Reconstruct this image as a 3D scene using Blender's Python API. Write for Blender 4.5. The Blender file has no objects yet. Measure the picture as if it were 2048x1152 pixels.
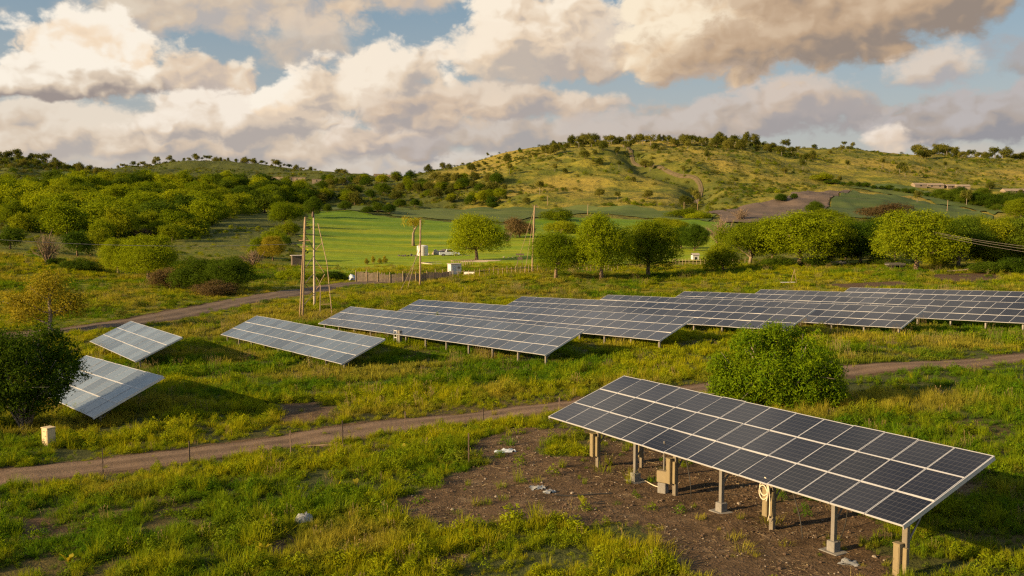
EXPO = 1.25
SUN_E = 5.0
SUN_C = (1.0, .69, .34)
SKY_MIX = .6
SKY_TINT = (.185, .285, .36)
import bpy, math, random
import numpy as np
from mathutils import Vector, Matrix

random.seed(7)
rng = np.random.default_rng(11)
PI = math.pi
sc = bpy.context.scene
COL = sc.collection

# ------------------------------------------------------------------ camera numbers
FPX, HOR, HC = 2000.0, 400.0, 11.0          # focal length in photo pixels, horizon row, camera height
PITCH = math.atan((576 - HOR) / FPX)
CP, SP = math.cos(PITCH), math.sin(PITCH)

def ray(px, py):
    u = (px - 1024) / FPX
    v = (576 - py) / FPX
    return np.array([u, CP + v * SP, -SP + v * CP])

# ------------------------------------------------------------------ numpy noise
_T = np.random.default_rng(5).random((256, 256))
def vnoise(x, y):
    xi = np.floor(x).astype(int); yi = np.floor(y).astype(int)
    fx = x - xi; fy = y - yi
    fx = fx * fx * fx * (fx * (fx * 6 - 15) + 10); fy = fy * fy * fy * (fy * (fy * 6 - 15) + 10)
    a = _T[xi & 255, yi & 255]; b = _T[(xi + 1) & 255, yi & 255]
    c = _T[xi & 255, (yi + 1) & 255]; d = _T[(xi + 1) & 255, (yi + 1) & 255]
    return (a * (1 - fx) + b * fx) * (1 - fy) + (c * (1 - fx) + d * fx) * fy
def fbm(x, y, oct=4, lac=2.03, gain=.5):
    s = 0; a = 1; n = 0
    for i in range(oct):
        s = s + a * vnoise(x + 17.3 * i, y - 9.1 * i); n += a
        a *= gain; x = x * lac; y = y * lac
    return s / n                              # 0..1
def sstep(a, b, x):
    t = np.clip((x - a) / (b - a), 0, 1)
    return t * t * (3 - 2 * t)

# ------------------------------------------------------------------ solar array poses
# low right corner (x,y,z), azimuth of the long edge, its slope, tilt, length, columns
def top_left(px, py, d, az, el, tilt, L):
    t = ray(px, py); t = t / t[1] * d + np.array([0, 0, HC])
    a, b, n = basis(az, el, tilt)
    return tuple(t - b * SLOPE + a * L)
SLOPE = 3.9
def basis(az, el, tilt):
    az, el, tilt = map(math.radians, (az, el, tilt))
    a = np.array([math.sin(az) * math.cos(el), math.cos(az) * math.cos(el), math.sin(el)])
    h = -np.array([a[1], -a[0], 0]); h /= np.linalg.norm(h)
    n0 = np.cross(a, h); n0 /= np.linalg.norm(n0)
    if n0[2] < 0: n0 = -n0
    b = h * math.cos(tilt) + n0 * math.sin(tilt)
    n = np.cross(a, b); n /= np.linalg.norm(n)
    if n[2] < 0: n = -n
    return a, b, n
ARR = [
 dict(k=0, br=(9.72, 24.29, 2.92), az=149.1, el=1.02, tilt=19.1, L=16.18, cols=14, post=1.45),
 dict(k=1, br=(-20.52, 48.13, .41), az=143.5, el=3.25, tilt=25.1, L=15.6, cols=11, post=.68),
 dict(k=2, br=(-28.21, 73.98, -1.03), az=146.3, el=1.48, tilt=23.7, L=16.57, cols=12, post=.68),
 dict(k=3, br=(-12.35, 71.55, -.81), az=145.4, el=1.74, tilt=23.5, L=26.57, cols=18, post=.66),
 dict(k=4, br=(2.27, 68.82, .27), az=144.8, el=2.47, tilt=22.5, L=37.72, cols=26, post=.80),
 dict(k=5, br=(10.91, 73.4, .65), az=144.9, el=2.82, tilt=21.9, L=42.0, cols=28, post=.68),
 dict(k=6, br=(21.34, 77.48, .86), az=144.9, el=3.1, tilt=21.7, L=40.33, cols=27, post=.68),
 dict(k=7, br=(31.85, 81.32, .55), az=145, el=2.95, tilt=22, L=41.0, cols=27, post=.68),
 dict(k=8, br=top_left(1369, 582.7, 122, 145, 2.9, 22, 44), az=145, el=2.9, tilt=22, L=44, cols=29, post=.7),
 dict(k=9, br=top_left(1522, 579, 126.6, 145, 2.9, 22, 44), az=145, el=2.9, tilt=22, L=44, cols=29, post=.7),
 dict(k=10, br=top_left(1700.7, 575, 128.7, 145, 2.9, 22, 44), az=145, el=2.9, tilt=22, L=44, cols=29, post=.7),
]

# ------------------------------------------------------------------ terrain
CT = []                                        # controls: (px_eff, ln r, z)
def cxyz(x, y, z):
    CT.append((1024 + FPX * x / y, math.log(math.hypot(x, y)), z))
def cz(px, d, z): cxyz((px - 1024) / FPX * d, d, z)
def cp(px, py, d):
    t = ray(px, py); t = t / t[1] * d
    cxyz(t[0], d, HC + t[2])
for px in (-900, -100, 500, 1000, 1500, 2100, 2900): cz(px, 17, 1.35)
for px, z in ((-700, .9), (0, 1.0), (500, 1.1), (1000, 1.2), (1500, 1.4), (2048, 1.6), (2800, 1.8)): cz(px, 26, z)
for px, z in ((-700, .2), (0, .45), (500, .7), (1000, 1.0), (1300, 1.2), (2100, 1.5), (2800, 1.8)): cz(px, 37, z)
for px, z in ((-700, -.6), (0, -.3), (250, -.15), (700, .15), (1100, .5), (1500, .75), (2048, 1.0), (2800, 1.3)): cz(px, 50, z)
for px, z in ((-700, -1.0), (0, -1.6), (1700, .4), (2048, .5), (2800, .8)): cz(px, 65, z)
for A in ARR:
    a, b, n = basis(A['az'], A['el'], A['tilt'])
    for t in (0, .33, .66, 1):
        p = np.array(A['br']) - a * A['L'] * t + b * .5
        cxyz(p[0], p[1], p[2] - A['post'] - .2)
for q in [(110,665,102),(-500,640,105),(0,600,130),(300,600,132),(300,560,165),(0,540,165),(0,500,200),(-500,490,180),
  (600,582,148),(720,568,161),(628,615,124),(840,573,156),(1065,548,178),(1205,557,170),(1480,545,180),(1640,537,192),
  (1830,540,185),(2048,545,180),(2500,542,182),(840,512,254),(955,522,229),(600,525,225),(1300,520,240),(1600,450,420),
  (1850,445,420),(2400,445,420),(650,470,320),(900,470,340),(1100,470,340),(650,418,520),(1000,445,430),(1000,418,540),
  (1300,418,540),(1300,445,430),(500,450,340),(450,530,200),(300,500,240),(150,480,260),(0,470,260),(-500,450,260),
  (300,440,380),(0,420,380),(-500,400,380),(500,415,500),(200,375,600),(0,370,560),(-500,345,560),(400,370,700),
  (560,372,760),(0,322,700),(100,334,720),(200,354,760),(0,345,1000),(-500,300,700),(-500,330,1100),
  (300,340,1250),(400,330,1300),(500,331,1300),(600,339,1300),(680,348,1250),(740,354,1150),(450,362,950),(640,362,900),
  (850,352,1000),(900,342,900),(1000,315,900),(1050,300,900),(1100,291,900),(1200,286,900),(1350,287,900),(1500,292,920),
  (1600,304,950),(1700,302,1050),(1800,311,1100),(1950,318,1150),(2048,321,1150),(2600,318,1150),(1350,350,700),
  (1100,352,720),(1350,400,580),(1600,350,760),(1690,378,650),(1560,400,560),(1450,430,480),(1850,400,600),(1950,372,800),
  (2048,382,760),(2048,430,520),(1750,430,480),(2600,400,700),(2600,430,520),(850,392,680)]: cp(*q)
for px in (-800, 0, 500, 1000, 1350, 1700, 2100, 2800): cz(px, 1700, 38); cz(px, 2600, 30)
CT = np.array(CT)
SX = 420.0
_c = np.stack([CT[:, 0] / SX, CT[:, 1] * 1.6], 1)
def _U(d2): return d2 * np.log(d2 + 1e-9)
_n = len(_c)
_K = _U(((_c[:, None] - _c[None]) ** 2).sum(-1)) + np.eye(_n) * .012
_P = np.c_[np.ones(_n), _c]
_w = np.linalg.solve(np.block([[_K, _P], [_P.T, np.zeros((3, 3))]]), np.r_[CT[:, 2], np.zeros(3)])
TPX = np.linspace(-950, 2950, 235); TLR = np.linspace(math.log(14), math.log(2800), 300)
def _eval():
    G = np.stack(np.meshgrid(TPX / SX, TLR * 1.6, indexing='ij'), -1).reshape(-1, 2)
    out = np.zeros(len(G))
    for i in range(0, len(G), 4000):
        g = G[i:i + 4000]
        out[i:i + 4000] = _U(((g[:, None] - _c[None]) ** 2).sum(-1)) @ _w[:_n] + np.c_[np.ones(len(g)), g] @ _w[_n:]
    return out.reshape(len(TPX), len(TLR))
TAB = _eval()
PHI0, PHI1 = math.atan((TPX[0] - 1024) / FPX), math.atan((TPX[-1] - 1024) / FPX)
def zbase(x, y):
    x = np.asarray(x, float); y = np.asarray(y, float)
    phi = np.arctan2(x, y)
    r = np.hypot(x, y)
    pc = np.clip(phi, PHI0, PHI1)
    fi = (1024 + FPX * np.tan(pc) - TPX[0]) / (TPX[1] - TPX[0])
    fj = (np.log(np.maximum(r, 14.01)) - TLR[0]) / (TLR[1] - TLR[0])
    fi = np.clip(fi, 0, len(TPX) - 1.001); fj = np.clip(fj, 0, len(TLR) - 1.001)
    i = fi.astype(int); j = fj.astype(int); fi = fi - i; fj = fj - j
    z = (TAB[i, j] * (1 - fi) + TAB[i + 1, j] * fi) * (1 - fj) + (TAB[i, j + 1] * (1 - fi) + TAB[i + 1, j + 1] * fi) * fj
    # behind the camera the two edge profiles blend into one another
    zl = TAB[0, j] * (1 - fj) + TAB[0, j + 1] * fj
    zr = TAB[-1, j] * (1 - fj) + TAB[-1, j + 1] * fj
    k = np.where(phi > PHI1, (phi - PHI1) / (2 * PI - PHI1 + PHI0), np.where(phi < PHI0, (phi + 2 * PI - PHI1) / (2 * PI - PHI1 + PHI0), 0))
    out = (phi > PHI1) | (phi < PHI0)
    z = np.where(out, zr * (1 - sstep(0, 1, k)) + zl * sstep(0, 1, k), z)
    return z
GUL = None
def seg_dist(x, y, pts):
    best = np.full(np.shape(x), 1e9)
    for (ax, ay), (bx, by) in zip(pts[:-1], pts[1:]):
        dx, dy = bx - ax, by - ay
        t = np.clip(((x - ax) * dx + (y - ay) * dy) / (dx * dx + dy * dy + 1e-9), 0, 1)
        best = np.minimum(best, np.hypot(x - ax - t * dx, y - ay - t * dy))
    return best
def terr(x, y):
    x = np.asarray(x, float); y = np.asarray(y, float)
    r = np.hypot(x, y)
    z = zbase(x, y)
    z = z + (fbm(x / 2.3, y / 2.3, 3) - .5) * .16 * sstep(2000, 100, r) + (fbm(x / 11, y / 11, 3) - .5) * .5 * sstep(18, 60, r)
    far = sstep(330, 620, r)
    z = z + far * ((fbm(x / 95 + 40, y / 95, 5) - .5) * 15 + (fbm(x / 22, y / 22 + 8, 3) - .5) * 4)
    if GUL is not None:
        m = (r > 450) & (r < 1100)
        if np.any(m):
            d = np.full(np.shape(x), 1e6); d[m] = seg_dist(x[m], y[m], GUL)
            z = z - 7 * np.exp(-(d / 11) ** 2)
    return z
_ts = np.exp(np.linspace(math.log(12), math.log(2600), 1500))
def at(px, py, dmin=0):
    """the world point of the ground seen along one direction"""
    d = ray(px, py); ts = _ts[_ts > dmin]
    P = d[None] * ts[:, None]
    g = terr(P[:, 0], P[:, 1]); below = P[:, 2] + HC < g
    if not below.any(): i = int(np.argmin(P[:, 2] + HC - g)); return Vector((P[i, 0], P[i, 1], g[i]))
    i = int(np.argmax(below)); lo, hi = ts[max(i - 1, 0)], ts[i]
    for _ in range(18):
        m = (lo + hi) / 2; p = d * m
        if p[2] + HC < terr(p[0:1], p[1:2])[0]: hi = m
        else: lo = m
    p = d * hi
    return Vector((p[0], p[1], float(terr(p[0:1], p[1:2])[0])))
def zt(x, y): return float(terr(np.array([x]), np.array([y]))[0])
_g = [at(*p) for p in ((1262, 306), (1285, 332), (1345, 347), (1392, 358), (1402, 385), (1385, 408))]
GUL = [(p.x, p.y) for p in _g]

# ------------------------------------------------------------------ object helpers
def link(name, me, mats=None, parent=None, loc=None, kind=None):
    o = bpy.data.objects.new(name, me); COL.objects.link(o)
    if mats is not None:
        for m in (mats if isinstance(mats, (list, tuple)) else [mats]): me.materials.append(m)
    if parent is not None: o.parent = parent
    if loc is not None: o.location = loc
    if kind: o['kind'] = kind
    return o
def empty(name, loc, rz=0):
    o = bpy.data.objects.new(name, None); COL.objects.link(o); o.empty_display_size = .2
    o.location = loc; o.rotation_euler = (0, 0, rz)
    return o
def tag(o, label, cat, group=None, kind=None):
    o['label'] = label; o['category'] = cat
    if group: o['group'] = group
    if kind: o['kind'] = kind
    return o
def mesh_np(name, V, faces, attrs=None, smooth=False, midx=None, uv=None):
    """V (n,3); faces: list of int arrays, each (m,k)"""
    me = bpy.data.meshes.new(name)
    V = np.asarray(V, np.float32)
    me.vertices.add(len(V)); me.vertices.foreach_set('co', V.ravel())
    faces = [np.asarray(f, np.int32) for f in faces if len(f)]
    nl = sum(f.size for f in faces); npoly = sum(len(f) for f in faces)
    me.loops.add(nl); me.polygons.add(npoly)
    me.loops.foreach_set('vertex_index', np.concatenate([f.ravel() for f in faces]))
    st = []; off = 0
    for f in faces:
        k = f.shape[1]; st.append(off + np.arange(len(f)) * k); off += f.size
    me.polygons.foreach_set('loop_start', np.concatenate(st).astype(np.int32))
    me.polygons.foreach_set('use_smooth', np.full(npoly, bool(smooth)))
    if midx is not None: me.polygons.foreach_set('material_index', np.asarray(midx, np.int32))
    if uv is not None:
        l = me.uv_layers.new(name='UVMap'); l.data.foreach_set('uv', np.asarray(uv, np.float32).ravel())
    for k, v in (attrs or {}).items():
        a = me.attributes.new(k, 'FLOAT', 'POINT'); a.data.foreach_set('value', np.asarray(v, np.float32))
    me.update(calc_edges=True)
    me.validate()
    return me
class MB:
    """collects boxes and tubes; build() links them as ONE mesh object"""
    def __init__(s): s.v = []; s.f4 = []; s.f3 = []; s.n = 0
    def add(s, V, q=(), t=()):
        s.v.append(np.asarray(V, float))
        if len(q): s.f4.append(np.asarray(q) + s.n)
        if len(t): s.f3.append(np.asarray(t) + s.n)
        s.n += len(V); return s
    def box(s, c, size, rz=0, bev=0.0, M=None):
        sx, sy, sz = [v / 2 for v in size]
        b = min(bev, sx * .45, sy * .45, sz * .45)
        pts = []; q = []
        if b <= 0:
            pts = [(x, y, z) for z in (-sz, sz) for x, y in ((-sx, -sy), (sx, -sy), (sx, sy), (-sx, sy))]
            q = [(3, 2, 1, 0), (4, 5, 6, 7)] + [(i, (i + 1) % 4, 4 + (i + 1) % 4, 4 + i) for i in range(4)]
        else:
            rings = [(-sz, b), (-sz + b, 0), (sz - b, 0), (sz, b)]
            for z, i in rings:
                for (x, y, ix, iy) in ((-1, -1, 1, 0), (1, -1, -1, 0), (1, -1, 0, 1), (1, 1, 0, -1), (1, 1, -1, 0), (-1, 1, 1, 0), (-1, 1, 0, -1), (-1, -1, 0, 1)):
                    pts.append((x * (sx - i) + ix * b * (1 if not i else .5), y * (sy - i) + iy * b * (1 if not i else .5), z))
            for k in range(3):
                for i in range(8):
                    j = (i + 1) % 8; q.append((k * 8 + i, k * 8 + j, k * 8 + 8 + j, k * 8 + 8 + i))
            q += [(0, 7, 6, 5), (0, 5, 4, 1), (1, 4, 3, 2), (24, 25, 28, 29), (25, 26, 27, 28), (24, 29, 30, 31)]
        P = np.array(pts, float)
        if M is not None: P = P @ np.array(M).T
        else:
            cr, sr = math.cos(rz), math.sin(rz)
            P = np.c_[P[:, 0] * cr - P[:, 1] * sr, P[:, 0] * sr + P[:, 1] * cr, P[:, 2]]
        return s.add(P + np.array(c), q)
    def tube(s, pts, rad, sides=6, cap=True):
        pts = [np.array(p, float) for p in pts]
        if not hasattr(rad, '__len__'): rad = [rad] * len(pts)
        V = []; up = np.array([.31, .2, .93])
        for i, p in enumerate(pts):
            d = pts[min(i + 1, len(pts) - 1)] - pts[max(i - 1, 0)]; d /= np.linalg.norm(d) + 1e-9
            u = np.cross(d, up); 
            if np.linalg.norm(u) < .05: u = np.cross(d, np.array([1., 0, 0]))
            u /= np.linalg.norm(u); w = np.cross(d, u)
            for k in range(sides):
                a = 2 * PI * k / sides; V.append(p + rad[i] * (u * math.cos(a) + w * math.sin(a)))
        q = [(i * sides + k, i * sides + (k + 1) % sides, (i + 1) * sides + (k + 1) % sides, (i + 1) * sides + k) for i in range(len(pts) - 1) for k in range(sides)]
        t = []
        if cap:
            V.append(pts[0]); V.append(pts[-1]); a0 = len(V) - 2; L0 = (len(pts) - 1) * sides
            t = [(a0, (k + 1) % sides, k) for k in range(sides)] + [(a0 + 1, L0 + k, L0 + (k + 1) % sides) for k in range(sides)]
        return s.add(V, q, t)
    def lathe(s, prof, sides=16, c=(0, 0, 0)):
        V = []
        for r, z in prof:
            for k in range(sides):
                a = 2 * PI * k / sides; V.append((c[0] + r * math.cos(a), c[1] + r * math.sin(a), c[2] + z))
        n = len(prof)
        q = [(i * sides + k, i * sides + (k + 1) % sides, (i + 1) * sides + (k + 1) % sides, (i + 1) * sides + k) for i in range(n - 1) for k in range(sides)]
        V.append((c[0], c[1], c[2] + prof[0][1])); V.append((c[0], c[1], c[2] + prof[-1][1]))
        b = n * sides; L0 = (n - 1) * sides
        t = [(b, (k + 1) % sides, k) for k in range(sides)] + [(b + 1, L0 + k, L0 + (k + 1) % sides) for k in range(sides)]
        return s.add(V, q, t)
    def mesh(s, name, smooth=False):
        V = np.concatenate(s.v)
        F = []
        if s.f4: F.append(np.concatenate(s.f4))
        if s.f3: F.append(np.concatenate(s.f3))
        return mesh_np(name, V, F, smooth=smooth)
    def build(s, name, mat, parent=None, loc=None, smooth=False, kind=None):
        return link(name, s.mesh(name, smooth), mat, parent, loc, kind)

# ------------------------------------------------------------------ material helpers
class NT:
    def __init__(s, tree): s.t = tree; s.n = tree.nodes; s.l = tree.links
    def new(s, typ, **kw):
        nd = s.n.new(typ)
        for k, v in kw.items(): setattr(nd, k, v)
        return nd
    def put(s, sock, v):
        if v is None: return
        if isinstance(v, bpy.types.NodeSocket): s.l.new(v, sock)
        elif hasattr(v, '__len__') and len(v) == 3 and sock.type == 'RGBA': sock.default_value = (*v, 1)
        else: sock.default_value = v
    def math(s, op, a, b=None, c=None, clamp=False):
        m = s.new('ShaderNodeMath', operation=op, use_clamp=clamp)
        for i, v in enumerate((a, b, c)): s.put(m.inputs[i], v)
        return m.outputs[0]
    def vmath(s, op, a, b=None):
        m = s.new('ShaderNodeVectorMath', operation=op)
        s.put(m.inputs[0], a); s.put(m.inputs[1], b)
        return m.outputs['Value'] if op in ('LENGTH', 'DOT_PRODUCT', 'DISTANCE') else m.outputs[0]
    def noise(s, vec, scale, detail=3, rough=.55, dist=0, dim='3D', col=False):
        m = s.new('ShaderNodeTexNoise', noise_dimensions=dim)
        s.put(m.inputs['Vector'], vec); s.put(m.inputs['Scale'], scale); s.put(m.inputs['Detail'], detail)
        s.put(m.inputs['Roughness'], rough); s.put(m.inputs['Distortion'], dist)
        return m.outputs['Color' if col else 0]
    def mix(s, f, a, b, blend='MIX'):
        m = s.new('ShaderNodeMix', data_type='RGBA', blend_type=blend)
        s.put(m.inputs[0], f); s.put(m.inputs[6], a); s.put(m.inputs[7], b)
        return m.outputs[2]
    def ramp(s, f, lo, hi):
        m = s.new('ShaderNodeMapRange', interpolation_type='SMOOTHSTEP')
        s.put(m.inputs[0], f); s.put(m.inputs[1], lo); s.put(m.inputs[2], hi)
        return m.outputs[0]
    def attr(s, name, typ='GEOMETRY', fac=True):
        m = s.new('ShaderNodeAttribute', attribute_name=name, attribute_type=typ)
        return m.outputs['Fac' if fac else 'Color']
def newmat(name):
    m = bpy.data.materials.new(name); m.use_nodes = True
    t = NT(m.node_tree); b = m.node_tree.nodes['Principled BSDF']
    return m, t, b
def simple(name, col, rough=.6, metal=0, var=.25, scale=8, spec=.4, bump=0):
    m, t, b = newmat(name)
    tc = t.new('ShaderNodeTexCoord').outputs['Object']
    n = t.noise(tc, scale, 4)
    n2 = t.noise(tc, scale * 6, 2)
    f = t.ramp(t.math('MULTIPLY_ADD', n2, .35, t.math('MULTIPLY', n, .65)), .25, .75)
    c = t.mix(f, tuple(v * (1 - var) for v in col), tuple(min(v * (1 + var), .95) for v in col))
    t.put(b.inputs['Base Color'], c); b.inputs['Roughness'].default_value = rough
    b.inputs['Metallic'].default_value = metal; b.inputs['Specular IOR Level'].default_value = spec
    if bump:
        bp = t.new('ShaderNodeBump'); bp.inputs['Strength'].default_value = bump; bp.inputs['Distance'].default_value = .02
        t.put(bp.inputs['Height'], n2); t.put(b.inputs['Normal'], bp.outputs[0])
    return m
def leafmat(name, c1, c2, trans=.35, c3=None):
    """c1..c2 by leaf, c3 an occasional tint by plant"""
    m, t, b = newmat(name)
    out = m.node_tree.nodes['Material Output']
    oi = t.new('ShaderNodeObjectInfo')
    lv = t.attr('lv')
    c = t.mix(lv, c1, c2)
    if c3 is not None: c = t.mix(t.math('MULTIPLY', oi.outputs['Random'], .8), c, c3)
    br = t.math('MULTIPLY_ADD', oi.outputs['Random'], .5, .75)
    c = t.mix(1.0, c, t.mix(1.0, (1, 1, 1), br, 'MULTIPLY'), 'MULTIPLY')
    t.put(b.inputs['Base Color'], c); b.inputs['Roughness'].default_value = .8; b.inputs['Specular IOR Level'].default_value = .04
    tr = t.new('ShaderNodeBsdfTranslucent')
    t.put(tr.inputs[0], t.mix(1.0, c, (1.25, 1.15, .5), 'MULTIPLY'))
    mx = t.new('ShaderNodeMixShader'); mx.inputs[0].default_value = trans
    t.l.new(b.outputs[0], mx.inputs[1]); t.l.new(tr.outputs[0], mx.inputs[2]); t.l.new(mx.outputs[0], out.inputs[0])
    return m
# ------------------------------------------------------------------ camera, sun, sky
sc.cycles.use_denoising = False; sc.cycles.max_bounces = 6; sc.cycles.diffuse_bounces = 3; sc.cycles.adaptive_threshold = .015; sc.cycles.filter_width = 1.3
cam = bpy.data.cameras.new('camera'); co = bpy.data.objects.new('camera', cam); COL.objects.link(co)
cam.sensor_width = 36; cam.lens = 36 * FPX / 2048; cam.clip_start = .5; cam.clip_end = 12000
co.location = (0, 0, HC); co.rotation_euler = (PI / 2 - PITCH, 0, 0); sc.camera = co
sc.view_settings.view_transform = 'Standard'; sc.view_settings.look = 'None'
sc.view_settings.exposure = EXPO; sc.view_settings.gamma = 1
SUN_AZ, SUN_EL = math.radians(244), math.radians(18.5)
sd = Vector((math.sin(SUN_AZ) * math.cos(SUN_EL), math.cos(SUN_AZ) * math.cos(SUN_EL), math.sin(SUN_EL)))
sl = bpy.data.lights.new('sun', 'SUN'); so = bpy.data.objects.new('sun', sl); COL.objects.link(so)
sl.energy = SUN_E; sl.color = SUN_C; sl.angle = math.radians(.5)
so.rotation_euler = (-sd).to_track_quat('-Z', 'Y').to_euler(); so.location = (-60, 0, 60)

w = bpy.data.worlds.new('World'); sc.world = w; w.use_nodes = True
t = NT(w.node_tree); bg = w.node_tree.nodes['Background']
SKY_S = .055
bg.inputs['Strength'].default_value = SKY_S
sky = t.new('ShaderNodeTexSky', sky_type='NISHITA'); sky.sun_disc = False
sky.sun_elevation = SUN_EL; sky.sun_rotation = SUN_AZ; sky.altitude = 60; sky.air_density = 1.0; sky.dust_density = 1.2; sky.ozone_density = 1.5
D = t.new('ShaderNodeTexCoord').outputs['Generated']
D = t.vmath('NORMALIZE', D)
sep = t.new('ShaderNodeSeparateXYZ'); t.l.new(D, sep.inputs[0])
U = t.math('MULTIPLY', t.math('ARCTAN2', sep.outputs[0], sep.outputs[1]), FPX)
V = t.math('MULTIPLY', t.math('ARCSINE', sep.outputs[2]), FPX)
def S(c): return tuple(v / SKY_S / 2 ** EXPO for v in c)
# broad sky colour: nishita, paled towards the horizon
base = t.mix(SKY_MIX, sky.outputs[0], S(SKY_TINT))
hz = t.math('POWER', t.math('SUBTRACT', 1.0, t.ramp(V, -40, 620)), 2.0)
base = t.mix(t.math('MULTIPLY', hz, .75), base, S((.58, .53, .49)))
cmb = t.new('ShaderNodeCombineXYZ'); t.l.new(U, cmb.inputs[0]); t.put(cmb.inputs[1], t.math('MULTIPLY', V, 1.35))
Q = t.vmath('SCALE', cmb.outputs[0]); Q.node.inputs['Scale'].default_value = .01
def puff(vec, detail):
    """cauliflower heaps: 1 at the middle of each billow, 0 in the creases"""
    m = t.new('ShaderNodeTexVoronoi', feature='SMOOTH_F1', normalize=True, voronoi_dimensions='2D')
    t.put(m.inputs['Vector'], vec); m.inputs['Scale'].default_value = 1.25; m.inputs['Detail'].default_value = detail
    m.inputs['Roughness'].default_value = .52; m.inputs['Lacunarity'].default_value = 2.3; m.inputs['Smoothness'].default_value = .55; m.inputs['Randomness'].default_value = 1
    return t.math('SUBTRACT', 1.0, m.outputs['Distance'])
nA = t.noise(Q, .9, 8, .55, dim='2D')
wrp = t.vmath('SCALE', t.vmath('SUBTRACT', t.noise(Q, 1.5, 3, .5, col=True, dim='2D'), (.5, .5, .5))); wrp.node.inputs['Scale'].default_value = .55
QW = t.vmath('ADD', Q, wrp)
vA = puff(QW, 3.0)
vB = puff(t.vmath('ADD', QW, (-.16, .17, 0)), 1.6); vC = puff(QW, 1.6)
emb = t.math('ADD', t.math('MULTIPLY', t.math('SUBTRACT', vC, vB), 1.0), t.math('MULTIPLY', t.math('SUBTRACT', t.noise(Q, .5, 2, .5, dim='2D'), t.noise(t.vmath('ADD', Q, (-.5, .5, 0)), .5, 2, .5, dim='2D')), .8))
nMix = t.math('ADD', t.math('MULTIPLY', nA, .62), t.math('MULTIPLY', t.math('SUBTRACT', vA, .12), .55))
wU = t.math('MULTIPLY_ADD', t.math('SUBTRACT', t.noise(Q, .55, 5, .55, dim='2D'), .5), 130, U)
wV = t.math('MULTIPLY_ADD', t.math('SUBTRACT', t.noise(t.vmath('ADD', Q, (9, 4, 2)), .6, 5, .55, dim='2D'), .5), 75, V)
# loose cloud on the unseen dome, brightened to lift the scene's shadows
dn = t.noise(D, 3.1, 8, .55); dl = t.noise(t.vmath('ADD', D, (-.05, 0, .05)), 3.1, 3, .5); d3 = t.noise(D, 3.1, 3, .5)
gm = t.math('MAXIMUM', t.ramp(V, 430, 700), t.ramp(t.math('ABSOLUTE', U), 1050, 1350))
gm = t.math('MULTIPLY', gm, t.ramp(sep.outputs[2], -.02, .05))
gs = t.math('ADD', .5, t.math('MULTIPLY', t.math('SUBTRACT', d3, dl), 5), clamp=True)
col = t.mix(t.math('MULTIPLY', gm, t.math('MULTIPLY', t.ramp(dn, .47, .62), .92)), base, t.mix(gs, S((.62, .58, .55)), S((1.25, 1.14, .98))))
W_, BE, GR, DK = (.97, .88, .75), (.76, .58, .42), (.43, .37, .34), (.33, .30, .31)
def cloud(col, px, py, rx, ru, rd, hi, lo, soft=.5, amp=1.3, op=1.0, k=0.0, eg=1.7, bias=.56):
    cx = FPX * math.atan((px - 1024) / FPX); cy = FPX * math.atan((HOR - py) / FPX)
    x = t.math('MULTIPLY', t.math('SUBTRACT', wU, cx), 1 / rx)
    y0 = t.math('SUBTRACT', wV, cy)
    if k: y0 = t.math('MULTIPLY_ADD', t.math('SUBTRACT', wU, cx), -k, y0)
    y = t.math('ADD', t.math('MULTIPLY', t.math('MAXIMUM', y0, 0.0), 1 / ru), t.math('MULTIPLY', t.math('MINIMUM', y0, 0.0), 1 / rd))
    r = t.math('SQRT', t.math('ADD', t.math('MULTIPLY', x, x), t.math('MULTIPLY', y, y)))
    d = t.math('MULTIPLY_ADD', t.math('SUBTRACT', nMix, .5), amp * 1.35, t.math('SUBTRACT', .85, r))
    a = t.math('MULTIPLY', t.ramp(d, 0.0, soft * .6), op)
    sh = t.math('MULTIPLY_ADD', y, .70, bias)
    sh = t.math('MULTIPLY_ADD', x, -.14, sh)
    sh = t.math('MULTIPLY_ADD', t.math('SUBTRACT', nA, .5), .75, sh)
    sh = t.math('MULTIPLY_ADD', emb, eg, sh, clamp=True)
    md = tuple(.5 * (p_ + q_) * f_ for p_, q_, f_ in zip(hi, lo, (1.07, .98, .87)))
    return t.mix(a, col, t.mix(t.ramp(sh, .42, 1.0), t.mix(t.ramp(sh, .02, .55), S(lo), S(md)), S(hi)))
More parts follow.
